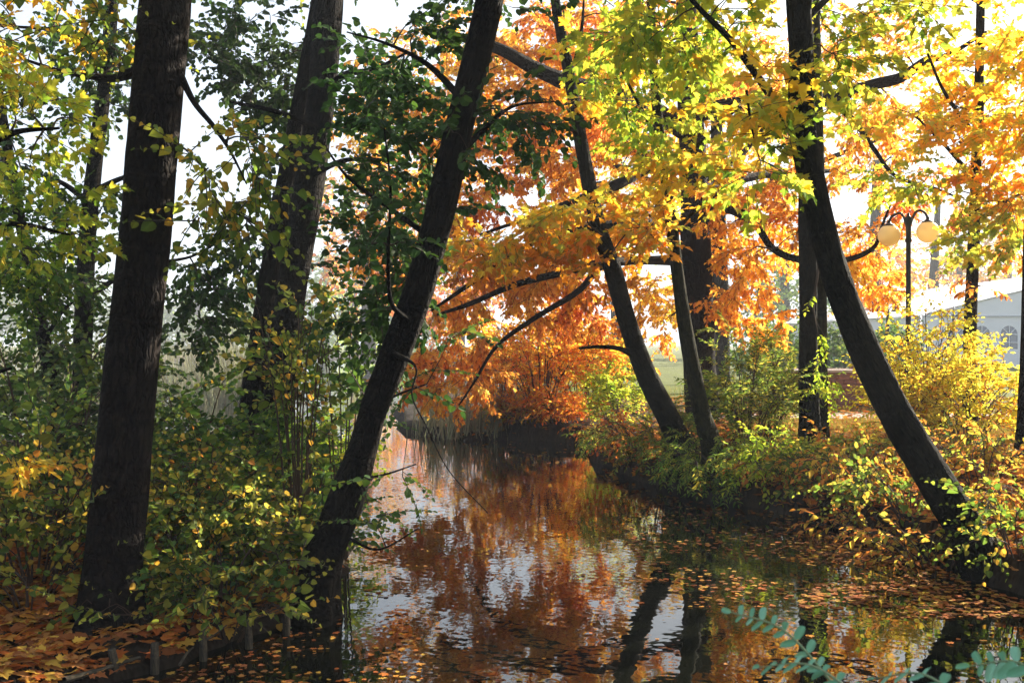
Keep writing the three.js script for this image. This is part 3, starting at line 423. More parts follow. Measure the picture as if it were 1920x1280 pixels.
// hazy trees beyond
const FAR = [
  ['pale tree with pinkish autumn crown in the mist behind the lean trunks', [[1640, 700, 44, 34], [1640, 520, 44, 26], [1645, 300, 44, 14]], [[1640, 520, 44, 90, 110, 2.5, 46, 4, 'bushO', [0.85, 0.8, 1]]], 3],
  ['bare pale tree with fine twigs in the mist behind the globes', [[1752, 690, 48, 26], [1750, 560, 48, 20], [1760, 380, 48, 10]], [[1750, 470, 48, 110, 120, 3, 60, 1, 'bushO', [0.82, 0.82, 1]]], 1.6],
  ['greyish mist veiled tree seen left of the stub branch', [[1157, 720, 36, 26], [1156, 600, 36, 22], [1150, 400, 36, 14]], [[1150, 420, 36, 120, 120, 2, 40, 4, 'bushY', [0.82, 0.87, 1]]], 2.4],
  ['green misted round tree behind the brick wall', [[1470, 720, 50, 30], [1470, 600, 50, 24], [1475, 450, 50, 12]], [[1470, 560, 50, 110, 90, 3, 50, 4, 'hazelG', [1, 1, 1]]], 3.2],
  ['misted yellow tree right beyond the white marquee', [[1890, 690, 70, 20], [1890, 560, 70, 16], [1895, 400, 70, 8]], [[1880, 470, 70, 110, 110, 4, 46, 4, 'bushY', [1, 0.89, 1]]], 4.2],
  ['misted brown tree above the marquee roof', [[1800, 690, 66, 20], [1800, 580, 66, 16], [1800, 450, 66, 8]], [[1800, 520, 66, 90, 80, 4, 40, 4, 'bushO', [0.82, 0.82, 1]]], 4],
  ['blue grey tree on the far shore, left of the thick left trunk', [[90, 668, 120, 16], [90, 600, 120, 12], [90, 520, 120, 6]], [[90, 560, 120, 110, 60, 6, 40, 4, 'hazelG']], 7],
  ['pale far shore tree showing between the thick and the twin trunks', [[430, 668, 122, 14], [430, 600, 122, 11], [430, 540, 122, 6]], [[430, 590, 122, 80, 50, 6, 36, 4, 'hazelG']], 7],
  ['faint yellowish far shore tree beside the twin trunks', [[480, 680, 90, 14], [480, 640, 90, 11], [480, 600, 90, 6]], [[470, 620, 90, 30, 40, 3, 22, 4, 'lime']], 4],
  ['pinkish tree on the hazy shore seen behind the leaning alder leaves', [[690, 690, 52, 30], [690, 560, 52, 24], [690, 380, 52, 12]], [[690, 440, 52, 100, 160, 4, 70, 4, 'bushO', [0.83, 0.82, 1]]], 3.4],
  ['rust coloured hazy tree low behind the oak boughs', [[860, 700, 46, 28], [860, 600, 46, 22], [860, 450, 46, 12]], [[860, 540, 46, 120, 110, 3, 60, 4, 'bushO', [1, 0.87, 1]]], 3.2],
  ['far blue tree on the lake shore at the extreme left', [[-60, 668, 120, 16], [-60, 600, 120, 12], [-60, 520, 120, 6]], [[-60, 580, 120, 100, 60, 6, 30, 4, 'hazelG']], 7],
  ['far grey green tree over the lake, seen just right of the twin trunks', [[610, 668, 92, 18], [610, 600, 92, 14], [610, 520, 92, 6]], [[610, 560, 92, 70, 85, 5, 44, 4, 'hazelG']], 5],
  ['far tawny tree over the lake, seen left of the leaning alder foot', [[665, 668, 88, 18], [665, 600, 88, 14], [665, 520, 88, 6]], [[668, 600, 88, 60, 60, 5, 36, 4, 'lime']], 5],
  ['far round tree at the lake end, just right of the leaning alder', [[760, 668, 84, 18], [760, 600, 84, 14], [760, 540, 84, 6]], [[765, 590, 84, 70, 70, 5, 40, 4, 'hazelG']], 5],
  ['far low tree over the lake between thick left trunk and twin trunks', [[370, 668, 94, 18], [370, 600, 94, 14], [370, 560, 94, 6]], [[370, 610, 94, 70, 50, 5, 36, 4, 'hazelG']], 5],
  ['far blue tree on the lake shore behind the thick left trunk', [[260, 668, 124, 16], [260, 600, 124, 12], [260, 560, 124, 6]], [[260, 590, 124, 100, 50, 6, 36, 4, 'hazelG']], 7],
];
FAR.forEach(([label, trunk0, clumps0, scale0], i) => {
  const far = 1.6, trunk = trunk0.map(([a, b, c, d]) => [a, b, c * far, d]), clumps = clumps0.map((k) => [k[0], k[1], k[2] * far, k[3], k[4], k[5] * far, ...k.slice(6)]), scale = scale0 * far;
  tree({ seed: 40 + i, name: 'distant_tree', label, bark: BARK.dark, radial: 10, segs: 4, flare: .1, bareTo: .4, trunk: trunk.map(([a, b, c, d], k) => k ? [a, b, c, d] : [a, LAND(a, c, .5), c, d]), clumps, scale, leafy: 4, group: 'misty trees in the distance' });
});

// ---------------------------------------------------------------- shrubs
const at = (px, d) => [(px - 960) / FOC * d, -d];
const shrubs = [
  // left bank thicket
  ['hazel_shrub', 'dark green thicket bush low at the far left', at(60, 9), 1.9, 1.1, 12, 150, 'hazelG', { tint: [0.89, 0.89, 1] }],
  ['hazel_shrub', 'green bush directly left of the thick left trunk', at(150, 8.6), 1.5, .8, 10, 120, 'hazelG', {}],
  ['hazel_shrub', 'green bush right of the thick left trunk with hazy lake above it', at(360, 9.4), 1.4, .8, 14, 160, 'hazelG', { tint: [1, 1.05, 1] }],
  ['hazel_shrub', 'small dark green bush in front of the twin trunks', at(470, 9.6), 1.1, .6, 10, 90, 'hazelG', {}],
  ['yellow_shrub', 'bright lime yellow bush lit beside the twin trunks', at(598, 11), 1.15, .55, 12, 130, 'lime', {}],
  ['hazel_sapling', 'clump of thin upright hazel rods left of the leaning alder', at(560, 8.2), 2.3, .35, 12, 70, 'hazel', { even: true, from: .35, side: 1, tint: [1, 1, 1], sr: .011 }],
  ['hazel_sapling', 'thin tall hazel rods with big green leaves beside the twin trunks', at(640, 9.2), 2.4, .3, 7, 44, 'hazelG', { even: true, from: .4, side: 1, scale: 1.25, sr: .01 }],
  ['yellow_shrub', 'low yellow orange bush at the right foot of the thick left trunk', at(380, 7.8), .95, .6, 14, 120, 'hazel', { tint: [1.1, 0.9, 0.9] }],
  ['yellow_shrub', 'yellow leaved bush between the thick left trunk and the hazel rods', at(470, 7.6), .85, .55, 14, 110, 'hazel', { tint: [1.1, 0.95, 0.9] }],
  ['yellow_shrub', 'yellow green sprays low in front of the thick left trunk', at(290, 6.55), .36, .42, 9, 30, 'hazel', { droop: .1 }],
  ['yellow_shrub', 'yellow green sprays spreading low toward the leaning alder foot', at(430, 6.75), .32, .42, 9, 28, 'hazel', { droop: .1 }],
  ['yellow_shrub', 'orange flecked low bush at the left edge', at(60, 7), .9, .7, 14, 120, 'hazel', { tint: [1.1, 0.85, 0.8] }],
  ['hazel_shrub', 'leafy bush filling the gap just right of the thick left trunk foot', at(335, 7.1), .62, .45, 12, 84, 'hazelG', { from: .15 }],
  ['yellow_shrub', 'low yellow green bush midway between thick trunk and leaning alder', at(420, 6.9), .55, .45, 12, 80, 'hazel', { from: .15 }],
  ['hazel_shrub', 'dark leafy bush against the left side of the leaning alder foot', at(520, 7.6), .7, .45, 12, 90, 'hazelG', { from: .15 }],
  ['yellow_shrub', 'mixed yellow bush left of the thick trunk, in front of the green one', at(95, 7.6), .8, .5, 12, 90, 'hazel', { from: .15 }],
  ['hazel_shrub', 'green bush low behind the thick left trunk', at(250, 8.0), .9, .6, 12, 100, 'hazelG', { from: .15 }],
  ['hazel_shrub', 'shaded green bush between the hazel rods and the yellow bush', at(500, 8.8), 1.1, .6, 14, 130, 'hazelG', { from: .15 }],
  ['low_plant', 'leafy low plant left of the thick trunk foot', at(60, 6.5), .45, .4, 9, 44, 'hazel', { tint: [0.82, 0.87, 1] }],
  // far bank
  ['orange_shrub', 'orange leaved bush on the far bank under the oak boughs', at(1015, 21), 2.4, 1.3, 26, 330, 'bushO', { from: .45, scale: 1.3 }],
  ['orange_shrub', 'tawny orange bush on the far bank next to the green one', at(1090, 21.6), 1.9, 1.0, 22, 250, 'bushO', { from: .4, scale: 1.3, tint: [1, 1.15, 1] }],
  ['orange_shrub', 'brown stemmed bush at the left end of the far bank', at(940, 21.4), 1.7, 1.0, 24, 190, 'bushO', { from: .4, scale: 1.2, tint: [1, 0.87, 0.87] }],
  ['yellow_shrub', 'green yellow bush on the far bank left of the slim leaning maple', at(1150, 19.6), 1.25, .65, 18, 200, 'lime', { scale: 1.1, from: .2 }],
  ['orange_shrub', 'amber bush set back on the far bank behind the orange one', at(985, 24), 2.2, 1.5, 16, 220, 'bushO', { from: .15, scale: 1.5, tint: [1, 1.1, 1] }],
  ['orange_shrub', 'rusty low bush at the waterline of the far bank', at(1040, 20.6), .6, .7, 22, 240, 'bushO', { from: .1, scale: 1.1, tint: [1, 0.82, 0.91] }],
  ['orange_shrub', 'dark russet low bush at the waterline under the drooping oak boughs', at(985, 20.7), .6, .7, 22, 220, 'low', { from: .1, scale: 1.2, tint: [1, 0.82, 1] }],
  ['yellow_shrub', 'olive bush set back on the lawn behind the green yellow bush', at(1120, 25), 1.5, 1.0, 16, 260, 'lime', { from: .1, scale: 1.5, tint: [1, 1, 1] }],
  // middle right clump round the two slender maples
  ['feathery_shrub', 'tall feathery green gold bush right of the slender maples', at(1400, 14), 1.75, .85, 24, 330, 'bushG', { from: .2 }],
  ['feathery_shrub', 'feathery green gold bush touching the upright twin trunks', at(1455, 14.6), 1.5, .42, 14, 170, 'bushG', { from: .2, tint: [1.2, 1.15, 1] }],
  ['feathery_shrub', 'green bush at the foot of the slim leaning maple, hanging to the water', at(1240, 14.2), .95, .8, 20, 210, 'bushG', { from: .1, droop: .25, lean: [-.25, .3] }],
  ['feathery_shrub', 'bush trailing over the dark undercut below the slender maples', at(1350, 12.9), .75, .8, 20, 220, 'bushG', { from: .1, droop: .35, lean: [-.2, .5], tint: [0.85, 0.95, 1] }],
  ['yellow_shrub', 'yellow tipped spray of leaves over the water below the feathery bush', at(1440, 12.4), .6, .5, 12, 80, 'lime', { droop: .3, lean: [-.1, .45] }],
  ['orange_shrub', 'low russet bush drooping at the left tip of the right bank', at(1185, 15.4), .6, .6, 14, 110, 'low', { droop: .3, lean: [-.3, .2], tint: [1.05, 0.8, 0.8] }],
  // right bank
  ['yellow_shrub', 'glowing yellow bush under the lamp with the round globes', at(1742, 14), 1.85, .8, 26, 340, 'bushY', { from: .2, spread: .3 }],
  ['yellow_shrub', 'glowing yellow bush right of the lamp post by the path', at(1815, 13.6), 1.1, .95, 24, 290, 'bushY', { from: .15, spread: .3 }],
  ['yellow_shrub', 'slim yellow sapling bush left of the lamp post', at(1688, 13.2), 1.3, .4, 12, 90, 'bushY', { from: .3 }],
  ['yellow_shrub', 'yellow spray bush by the twin upright trunks foot', at(1600, 12.0), .5, .4, 10, 60, 'hazel', { tint: [1.2, 1.1, 1] }],
];
const lowSpots = [[1500, 11.9, 'russet low bramble on the right bank below the upright twin trunks'], [1560, 11.4, 'green yellow bramble spray on the right bank edge'], [1620, 10.9, 'low leafy bramble hanging over the right bank edge'], [1650, 10.2, 'yellow bramble spray above the dark undercut'], [1700, 9.9, 'bramble under the middle of the long leaning trunk'], [1745, 9.0, 'yellow leaved bramble left of the leaning trunk foot'], [1880, 9.6, 'green bramble right of the leaning trunk'], [1900, 8.2, 'yellow leaved bramble in front of the leaning trunk foot at the right edge'], [1840, 10.6, 'orange green bramble up the slope right of the leaning trunk'], [1560, 12.9, 'grassy green plant between the twin trunks and the leaning trunk'], [1790, 11.6, 'yellow green plant in the leaves under the yellow bushes'], [1700, 11.8, 'pale green seedling in the sunlit leaves'], [1920, 11.2, 'orange bramble at the right edge by the path']];
shrubs.forEach(([name, label, pos, h, r, stems, sprigs, sp, x], i) => shrub({ seed: 100 + i, name, label, at: pos, h, r, stems, sprigs, sp, leaves: 110, ...x }));
lowSpots.forEach(([px, d, label], i) => shrub({ seed: 160 + i, name: 'bramble', category: 'bramble', label, at: at(px, d), h: .42 + .12 * (i % 3), r: .55, stems: 9, sprigs: 62, sp: i % 3 === 1 ? 'hazel' : 'low', from: .15, droop: .2, leaves: 70, lean: i < 6 || i === 7 ? [-.22, .15] : undefined, group: 'brambles on the right bank' }));
// reeds at the tip of the far bank and along the lake
function reeds(label, spots, n, h, c) {
  const blade = new THREE.PlaneGeometry(.022, 1, 1, 5).translate(0, .5, 0), ps = blade.attributes.position;
  for (let i = 0; i < ps.count; i++) { const y = ps.getY(i); ps.setX(i, ps.getX(i) * (1 - y * .85)); ps.setZ(i, .22 * y * y + Math.abs(ps.getX(i)) * .4); }
  blade.computeVertexNormals(); paint(blade, [1, 1, 1]);
  const im = new THREE.InstancedMesh(blade, litterMat, n), m = new THREE.Matrix4(), e = new THREE.Euler(); im.name = numbered('reed_bed');
  for (let i = 0; i < n; i++) { const s = spots[i % spots.length], x = s[0] + gauss() * s[2], z = s[1] + gauss() * s[3], hh = h * rr(.3, 1.2); m.makeRotationFromEuler(e.set(gauss() * .42, rnd() * 6.283, gauss() * .42)); m.scale(V(rr(.7, 1.4) * Math.max(1, h / 1.6), hh, hh)); m.setPosition(x, Math.max(-.1, groundH(x, z) - .05), z); im.setMatrixAt(i, m); const k = rr(.6, 1.25); im.setColorAt(i, col(c[0] * k, c[1] * k * rr(.85, 1.1), c[2] * k)); }
  scene.add(tag(im, label, 'reeds', null, 'stuff'));
}
reseed(300);
reeds('grey green reeds bending at the tip of the far bank', [[-1.1, -20.9, .45, .4], [-.5, -20.8, .4, .3], [-1.7, -21.8, .5, .5]], 520, 1.15, [.30, .28, .15]);
reeds('tall misty reed belt along the lake behind the left trees', [[-13, -38, 3, 1.2], [-10, -36, 2, 1], [-17, -40, 3, 1.2], [-8.5, -33, 1.4, 1], [-22, -42, 4, 1.5]], 2600, 2.4, [.28, .28, .15]);

// ---------------------------------------------------------------- fallen leaves
{
  const pal = [[.55, .17, .03], [.62, .27, .04], [.42, .11, .02], [.68, .4, .06], [.3, .1, .03], [.5, .22, .06]];
  const forms = [leafGeo('maple', .11, .12, .25, .25), leafGeo('oak', .11, .15, .35, .1), leafGeo('round', .075, .2, .3, .15)];
  const flatForms = [leafGeo('maple', .11, .03, .03, .25), leafGeo('oak', .11, .04, .05, .1), leafGeo('round', .075, .05, .05, .15)];
  const colored = (fs, w) => fs.map((g) => pal.map((c) => paint(g.clone().translate(0, -.05, 0).rotateX(-Math.PI / 2), c.map((v) => v * w))));
  const land = colored(forms, 1), wet = colored(flatForms, .6), white = (fs) => paint(fs.clone().translate(0, -.05, 0).rotateX(-Math.PI / 2), [1, 1, 1]);
  const scatter = (list, sets, flat, nSingle, name, label, group, stuffName, stuffLabel) => {
    list.sort((a, b) => Math.hypot(a.x, a.z) - Math.hypot(b.x, b.z));
    const q = new THREE.Matrix4(), e = new THREE.Euler(), rest = list.slice(nSingle);
    list.slice(0, nSingle).forEach((l) => { const o = new THREE.Mesh(sets[l.f][l.c], litterMat); o.name = numbered(name); o.position.set(l.x, l.y, l.z); o.rotation.set(l.rx, l.ry, l.rz, 'YXZ'); o.scale.setScalar(l.s); scene.add(tag(o, label, 'leaf', group)); });
    const im = new THREE.InstancedMesh(white(flat ? flatForms[0] : forms[0]), litterMat, rest.length); im.name = stuffName;
    rest.forEach((l, i) => { q.makeRotationFromEuler(e.set(l.rx, l.ry, l.rz, 'YXZ')); q.scale(V(l.s, l.s, l.s * (l.f === 1 ? 1.2 : 1))); q.setPosition(l.x, l.y, l.z); im.setMatrixAt(i, q); const p = pal[l.c], k = rr(.7, 1.2) * (flat ? .6 : 1); im.setColorAt(i, col(p[0] * k, p[1] * k, p[2] * k)); });
    scene.add(tag(im, stuffLabel, 'leaves', null, 'stuff'));
  };
  reseed(400);
  const L = [];
  const drop = (x, z) => { const h = groundH(x, z); if (h < .05) return; L.push({ x, z, y: h + rr(.008, .045), f: Math.floor(rnd() * 3), c: Math.floor(rnd() * 6), rx: gauss() * .45, ry: rnd() * 6.283, rz: gauss() * .45, s: rr(.65, 1.2) }); };
  for (let i = 0; i < 7000; i++) drop(rr(-3.9, -1.1), rr(-4.2, -8.6));
  for (let i = 0; i < 5000; i++) drop(rr(-6.5, -1.2), rr(-8, -16));
  for (let i = 0; i < 22000; i++) drop(rr(1.4, 9.5), rr(-7, -17.2));
  for (let i = 0; i < 3500; i++) drop(rr(-1.5, 14), rr(-17, -24));
  scatter(L, land, false, 300, 'fallen_leaf', 'fallen brown or orange leaf lying on the left bank in the near corner', 'fallen leaves on the near left bank', 'leaf_litter', 'orange and brown leaf litter covering the banks');
  const F = [];
  const float = (px, py, sp) => { const d = EYE * FOC / (py - 640), x = (px - 960) / FOC * d, z = -d; if (shoreDist(x, z) > -.06 || groundH(x, z) > -.02) return; if (fbm(x * 1.6 + 3, z * 1.6, 3) + rr(-.12, .12) < sp) return; F.push({ x, z, y: .004 + rnd() * .006, f: Math.floor(rnd() * 3), c: Math.floor(rnd() * 6), rx: gauss() * .09, ry: rnd() * 6.283, rz: gauss() * .09, s: rr(.22, .58) }); };
  for (let i = 0; i < 2300; i++) float(rr(1180, 1930), rr(930, 1140), .5);
  for (let i = 0; i < 1300; i++) float(rr(1500, 1930), rr(1000, 1160), .38);
  for (let i = 0; i < 120; i++) float(rr(640, 1930), rr(900, 1285), .42);
  for (let i = 0; i < 260; i++) float(rr(620, 800), rr(870, 1285), .44);
  for (let i = 0; i < 380; i++) float(rr(250, 640), rr(1160, 1290), .4);
  for (let i = 0; i < 500; i++) float(rr(750, 1150), rr(815, 900), .5);
  scatter(F, wet, true, 300, 'floating_leaf', 'small brown or orange leaf floating on the near dark water', 'leaves floating on the near water', 'floating_leaves', 'drifts of orange leaves floating along the right bank');
}
// sunlit grass on the right bank
{
  reseed(420);
  const blade = new THREE.PlaneGeometry(.007, 1, 1, 3).translate(0, .5, 0), ps = blade.attributes.position; for (let i = 0; i < ps.count; i++) { const y = ps.getY(i); ps.setX(i, ps.getX(i) * (1 - y * .9)); ps.setZ(i, .4 * y * y); } blade.computeVertexNormals(); paint(blade, [1, 1, 1]);
  const M = [], m = new THREE.Matrix4(), e = new THREE.Euler();
  const put = (x, z, h) => { const y = groundH(x, z); if (y < .4) return; m.makeRotationFromEuler(e.set(gauss() * .3, rnd() * 6.283, gauss() * .3)); m.scale(V(1, h, h)); m.setPosition(x, y - .01, z); M.push(m.clone()); };
  for (let i = 0; i < 14000; i++) put(rr(3.6, 9.5), rr(-12.3, -17), rr(.06, .2));
  for (let i = 0; i < 14000; i++) put(rr(0, 12), rr(-18.9, -30), rr(.06, .16));
  const im = new THREE.InstancedMesh(blade, litterMat, M.length); im.name = 'grass'; M.forEach((q, i) => { im.setMatrixAt(i, q); const k = rr(.6, 1.2); im.setColorAt(i, col(.3 * k * rr(.7, 1.4), .33 * k, .06 * k)); });
  scene.add(tag(im, 'short yellow green grass on the right bank and lawn', 'grass', null, 'stuff'));
}

// ---------------------------------------------------------------- lamps, marquee, walls, bin
const iron = new THREE.MeshStandardMaterial({ color: col(.018, .02, .022), roughness: .5, metalness: .3 });
const lathe = (pts, n = 16) => new THREE.LatheGeometry(pts.map((p) => new THREE.Vector2(p[0], p[1])), n);
const bar = (a, b, r0, r1 = r0, n = 8) => tube([{ p: a, r: r0 }, { p: b, r: r1 }], n, 2);
{
  const d = 15.4, x = (1704 - 960) / FOC * d, z = -d, y0 = groundH(x, z), top = P(1704, 412, d).y;
  const l = thing('globe_lamp', 'dark park lamp with two round cream globes on curved arms', 'street lamp', V(x, y0, z)), H = (top - y0) / .83; l.scale.setScalar(.83);
  part('post', lathe([[.11, 0], [.11, .12], [.075, .16], [.07, .5], [.085, .54], [.06, .58], [.055, H - 2.4], [.07, H - 2.36], [.07, H - 2.3], [.048, H - 2.24], [.043, H - .42], [.06, H - .40], [.06, H - .36], [.045, H - .33], [.05, H - .12], [.075, H - .04], [.07, H + .04], [.03, H + .07], [.02, H + .12], [.001, H + .14]]), iron, l);
  const opal = new THREE.MeshPhysicalMaterial({ color: col(.90, .76, .47), roughness: .9, transmission: .45, thickness: 0, clearcoat: .6, clearcoatRoughness: .15, side: THREE.DoubleSide });
  for (const [s, dy] of [[-1, -.065], [1, 0]]) {
    const ex = s * .355, gy = H - .22 + dy;
    part('arm', tube([[s * .05, H - .05], [s * .09, H + .06], [s * .15, H + .155 + dy * .5], [s * .23, H + .17 + dy], [s * .31, H + .12 + dy], [ex, H + .01 + dy], [ex, H - .03 + dy]].map(([a, b]) => ({ p: V(a, b, 0), r: .024 })), 8, 30), iron, l);
    const f = part('lamp_cap', lathe([[.02, .08], [.035, .05], [.03, .04], [.06, .01], [.105, -.01], [.105, -.03], [.0, -.03]]), iron, l); f.position.set(ex, H - .02 + dy, 0);
    const g = part('lamp_globe', new THREE.SphereGeometry(.2, 32, 24), opal, l); g.position.set(ex, gy, 0);
  }
}
for (const [px, d, ty, label] of [[1665, 27.5, 553, 'dark lamp post with two dome shades just left of the globe lamp'], [1788, 42, 573, 'pale distant lamp post with two dome shades in front of the marquee']]) {
  const x = (px - 960) / FOC * d, z = -d, y0 = groundH(x, z), H = P(px, ty, d).y - y0, l = thing('dome_lamp', label, 'street lamp', V(x, y0, z), 'lamp posts with dome shades');
  part('post', lathe([[.1, 0], [.1, .5], [.055, .55], [.04, H - .5], [.06, H - .48], [.05, H - .42], [.025, H - .38], [.012, H - .1], [.02, H - .07], [.001, H]], 12), iron, l);
  for (const s of [-1, 1]) {
    part('arm', tube([[s * .03, H - .52], [s * .06, H - .36], [s * .16, H - .27], [s * .26, H - .25], [s * .37, H - .30], [s * .42, H - .42]].map(([a, b]) => ({ p: V(a, b, 0), r: .013 })), 6, 20), iron, l);
    const g = part('lamp_shade', lathe([[.0, .12], [.03, .115], [.035, .07], [.07, .05], [.12, .0], [.125, -.03], [.115, -.03], [.0, .02]], 16), iron, l); g.position.set(s * .22, H - .42, 0);
    part('hanger', bar(V(s * .22, H - .31, 0), V(s * .22, H - .26, 0), .012), iron, l);
  }
}
{ // marquee: gable end towards us
  const d = 52, z = -d, k = d / FOC, x0 = (1730 - 960) * k, y0 = groundH(x0, z), w = 21, eave = EYE + (640 - 592) * k, rise = w / 2 * .243;
  const t = thing('marquee', 'white party marquee with arched windows in the mist at the right', 'tent', V(x0, y0, z));
  const cloth = new THREE.MeshPhysicalMaterial({ color: col(.78, .79, .80), roughness: .8, transmission: .15, thickness: 0, side: THREE.DoubleSide }), seam = new THREE.MeshStandardMaterial({ color: col(.42, .43, .45), roughness: .8 }), bars = new THREE.MeshStandardMaterial({ color: col(.8, .8, .8), roughness: .7 });
  const film = new THREE.MeshPhysicalMaterial({ color: col(.16, .18, .22), roughness: .12 });
  const e = eave - y0, sh = new THREE.Shape([[0, 0], [w, 0], [w, e], [w / 2, e + rise], [0, e]].map((p) => new THREE.Vector2(...p)));
  const wins = [1.7, 3.05, 4.46, 5.87, 7.28].map((q) => q), ww = .44, wb = .95, wr = 1.5;
  for (const cx of wins) { const h = new THREE.Path(); h.moveTo(cx - ww, wb); h.lineTo(cx + ww, wb); h.lineTo(cx + ww, wr + .2); h.absarc(cx, wr + .2, ww, 0, Math.PI, false); h.lineTo(cx - ww, wb); sh.holes.push(h); }
  part('gable_wall', new THREE.ExtrudeGeometry(sh, { depth: .03, bevelEnabled: false, curveSegments: 14 }), cloth, t).position.z = -.03;
  const roofG = (sx) => { const g = new THREE.BoxGeometry(Math.hypot(w / 2, rise) + .25, .05, 30); g.rotateZ(sx * Math.atan2(rise, w / 2)).translate(w / 2 - sx * w / 4 - sx * .1, e + rise / 2 + .05, -14.9); return g; };
  part('roof', roofG(1), cloth, t); part('roof', roofG(-1), cloth, t);
  part('side_wall', new THREE.BoxGeometry(.04, e - .01, 29.5).translate(-.03, e / 2, -15), cloth, t); part('side_wall', new THREE.BoxGeometry(.04, e - .01, 29.5).translate(w + .03, e / 2, -15), cloth, t);
  part('eave_beam', new THREE.BoxGeometry(w, .07, .06).translate(w / 2, e - .02, .035), seam, t);
  for (const px of [.02, 2.33, 7.5]) part('seam_pole', new THREE.BoxGeometry(.06, e - .06, .05).translate(px, e / 2 - .03, .03), px < 1 ? seam : bars, t);
  part('rope', bar(V(2.55, e - .1, .08), V(2.53, e - .85, .08), .015), seam, t);
  for (const cx of wins) {
    const win = new THREE.Group(); win.name = 'window'; win.position.set(cx, 0, 0); t.add(win);
    const ps = new THREE.Shape(); ps.moveTo(-ww, wb); ps.lineTo(ww, wb); ps.lineTo(ww, wr + .2); ps.absarc(0, wr + .2, ww, 0, Math.PI, false); ps.lineTo(-ww, wb);
    part('pane', new THREE.ShapeGeometry(ps, 14), film, win).position.z = -.012;
    const y1 = wr + .2; for (const [a, b] of [[V(0, wb, .02), V(0, y1 + ww, .02)], [V(-ww, y1 - .01, .02), V(ww, y1 - .01, .02)], [V(-ww, wb + .33, .02), V(ww, wb + .33, .02)], [V(0, y1, .02), V(-ww * .71, y1 + ww * .71, .02)], [V(0, y1, .02), V(ww * .71, y1 + ww * .71, .02)]]) part('glazing_bar', bar(a, b, .02, .02, 5), bars, win);
  }
}
// low brick walls
{
  const mkBrick = (c) => new THREE.MeshStandardMaterial({ color: c, roughness: .95 }), bricks = [col(.20, .085, .065), col(.17, .075, .06), col(.235, .105, .08)].map(mkBrick), mortar = mkBrick(col(.24, .2, .18)), cap = mkBrick(col(.42, .38, .36)), plaster = mkBrick(col(.36, .33, .33));
  const geoB = new THREE.BoxGeometry(.235, .068, .11), geoH = new THREE.BoxGeometry(.11, .07, .3);
  const d = 20.3, x0 = (1478 - 960) / FOC * d, x1 = (1700 - 960) / FOC * d + 1.6, y0 = .62, h = .76, w = thing('brick_wall', 'low dark red brick wall with pale cap behind the upright twin trunks', 'wall', V(x0, y0, -d));
  reseed(500);
  part('wall_core', new THREE.BoxGeometry(x1 - x0, h + .1, .16).translate((x1 - x0) / 2, h / 2 - .05, -.1), mortar, w);
  let n = 0;
  for (let r = 0; r < 10 && n < 300; r++) for (let x = r % 2 ? .12 : .0; x < x1 - x0 - .1 && n < 300; x += .247, n++) { const o = part('brick', geoB, bricks[Math.floor(rnd() * 3)], w); o.position.set(x + .12, .035 + r * .0765, .0 + rr(-.004, .004)); }
  for (let x = 0; x < x1 - x0; x += .8) { const o = part('cap_slab', new THREE.BoxGeometry(.79, .05, .34), cap, w); o.position.set(x + .4, h + .03, -.08); }
  const d2 = 24, a0 = (1475 - 960) / FOC * d2, a1 = (1600 - 960) / FOC * d2, w2 = thing('brick_wall', 'rear rendered wall with upright brick coping beyond the dark brick wall', 'wall', V(a0, .62, -d2));
  part('wall_core', new THREE.BoxGeometry(a1 - a0, .72, .24).translate((a1 - a0) / 2, .3, -.1), plaster, w2);
  for (let x = 0; x < a1 - a0 - .05; x += .118) { const o = part('coping_brick', geoH, bricks[Math.floor(rnd() * 3)], w2); o.position.set(x + .06, .70, -.1); }
  part('pillar', new THREE.BoxGeometry(.36, .86, .4).translate(a1 - a0 + .19, .4, -.1), bricks[2], w2);
}
{
  const d = 27, b = V((1187 - 960) / FOC * d, groundH((1187 - 960) / FOC * d, -d), -d), t = thing('litter_bin', 'small dark green litter bin on a post on the far lawn', 'bin', b), green = new THREE.MeshStandardMaterial({ color: col(.02, .035, .035), roughness: .5 });
  part('post', new THREE.CylinderGeometry(.03, .03, .75, 8).translate(0, .375, 0), green, t);
  part('bin_body', lathe([[.0, .3], [.15, .3], [.19, .72], [.18, .72], [.14, .33]], 14), green, t).position.z = .17;
  part('lid', lathe([[.2, .73], [.19, .78], [.1, .84], [0, .85]], 14), new THREE.MeshStandardMaterial({ color: col(.12, .3, .32), roughness: .5 }), t).position.z = .17;
}
// misted hedge beyond the walls
for (let i = 0; i < 4; i++) { const px = 1440 + i * 72, d = 33 + (i % 2) * 1.5; shrub({ seed: 520 + i, name: 'hedge_bush', label: ['first misted green hedge bush, nearest the feathery bush', 'second misted green hedge bush, behind the upright twin trunks', 'third misted hedge bush, just right of the twin trunks', 'fourth misted hedge bush, behind the long leaning trunk'][i], category: 'shrub', group: 'misted hedge behind the brick wall', at: at(px, d), h: 1.7, r: 1.1, stems: 10, sprigs: 130, sp: 'hazelG', scale: 2.2, from: .15 }); }

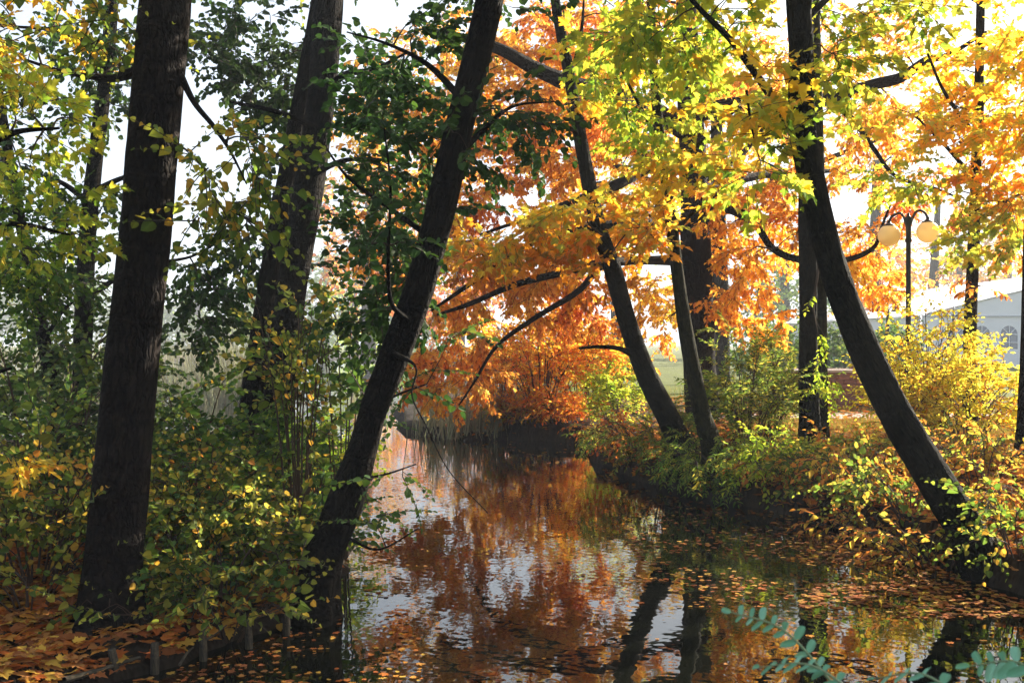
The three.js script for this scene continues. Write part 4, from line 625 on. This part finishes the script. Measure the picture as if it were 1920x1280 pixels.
// ---------------------------------------------------------------- shore stakes and sticks
const oldWood = new THREE.MeshStandardMaterial({ color: col(.13, .10, .07), map: barkCol, roughness: .95 });
[[120, 1268, 5.9, 1.2], [213, 1250, 6.0, 1.2], [290, 1236, 6.1, 1.1], [382, 1215, 6.35, 1.6], [465, 1195, 6.6, 1.3], [538, 1172, 6.9, .8]].forEach(([px, py, d, s], i) => {
  reseed(600 + i); const p = P(px, py, d), o = tube([{ p: V(0, -.35, 0), r: .024 }, { p: V(gauss() * .01, 0, 0), r: .026 }, { p: V(gauss() * .02, .09 * s, gauss() * .02), r: .022 }], 9, 6, .12), m = new THREE.Mesh(o, oldWood); m.name = numbered('wooden_stake'); m.position.copy(p); scene.add(tag(m, ['leftmost', 'second from the left', 'third from the left', 'fourth from the left, taller', 'fifth from the left, short', 'rightmost, by the leaning alder foot'][i] + ' old wooden stake at the near left shore', 'stake', 'wooden stakes along the near left shore'));
});
[[[336, 1246, 6.05], [352, 1222, 6.2], [362, 1213, 6.25], .010, 'short pale stick leaning at the near left shore between two stakes'], [[384, 1200, 6.4], [402, 1190, 6.5], [424, 1172, 6.6], .009, 'thin broken twig pointing up beside the fourth stake'], [[120, 1275, 5.7], [180, 1258, 5.9], [262, 1232, 6.1], .02, 'long dark branch lying along the shore in the bottom left corner']].forEach(([a, b, c, r, label], i) => {
  reseed(620 + i); const p = P(...a), m = new THREE.Mesh(tube([a, b, c].map((k, j) => ({ p: P(...k).sub(p), r: r * (1 - j * .25) })), 7, 10, .15), oldWood); m.name = numbered('fallen_stick'); m.position.copy(p); scene.add(tag(m, label, 'stick'));
});

// ---------------------------------------------------------------- locust sprays in the foreground
function spray(label, tip, root, leafPairs, size, seed, flat) {
  reseed(seed);
  const a = P(...root), b = P(...tip), t = thing('locust_spray', label, 'plant', a, 'pale green locust sprays in the foreground');
  const mid = a.clone().lerp(b, .5).add(V(0, .035, 0)), pts = [{ p: a, r: .0028 }, { p: mid, r: .0022 }, { p: b, r: .0012 }], cur = new THREE.CatmullRomCurve3(pts.map((q) => q.p)), st = tube(pts, 6, 14);
  part('stalk', st, new THREE.MeshStandardMaterial({ color: col(.16, .22, .1), roughness: .7 }), t, a);
  const tan = V(), up = V(), x = V(), m = new THREE.Matrix4();
  for (let i = 0; i < leafPairs; i++) for (const s of i === leafPairs - 1 ? [0] : [-1, 1]) {
    const u = .16 + .84 * i / (leafPairs - 1), p = cur.getPoint(u + (s ? s * .006 : 0)); cur.getTangent(u, tan);
    up.set(0, flat, 1).normalize(); x.crossVectors(tan, up).normalize(); up.crossVectors(x, tan);
    const dir = tan.clone().multiplyScalar(s ? .35 + rnd() * .2 : 1).addScaledVector(x, s * .95).normalize(), zz = up.clone().addScaledVector(x, gauss() * .35).addScaledVector(tan, gauss() * .3), xx = V().crossVectors(dir, zz).normalize(); zz.crossVectors(xx, dir);
    const o = part('leaflet', SP.locust.colored[Math.floor(rnd() * 3)][rnd() < .8 ? 0 : 1], greenLeafMat, t); m.makeBasis(xx, dir, zz); o.quaternion.setFromRotationMatrix(m); o.position.copy(p).sub(a); o.scale.setScalar(size * rr(.65, 1.15) * (.75 + .4 * Math.sin(Math.PI * (.2 + .7 * u))));
  }
}
spray('upper pale green locust spray arching over the water at lower right', [1372, 1148, 1.9], [1570, 1290, 1.75], 9, .5, 700, .8);
spray('lower pale green locust spray below the upper one, at the frame edge', [1425, 1250, 1.85], [1640, 1330, 1.6], 8, .5, 701, 1.2);
spray('short locust spray at the bottom edge left of the right corner', [1640, 1272, 1.8], [1840, 1340, 1.6], 6, .55, 702, 1.4);
spray('locust spray poking into the bottom right corner', [1820, 1248, 1.7], [2010, 1320, 1.6], 8, .6, 703, 1.0);

scene.traverse((o) => { if (o.isMesh) { o.castShadow = true; o.receiveShadow = true; } });
renderer.render(scene, camera);
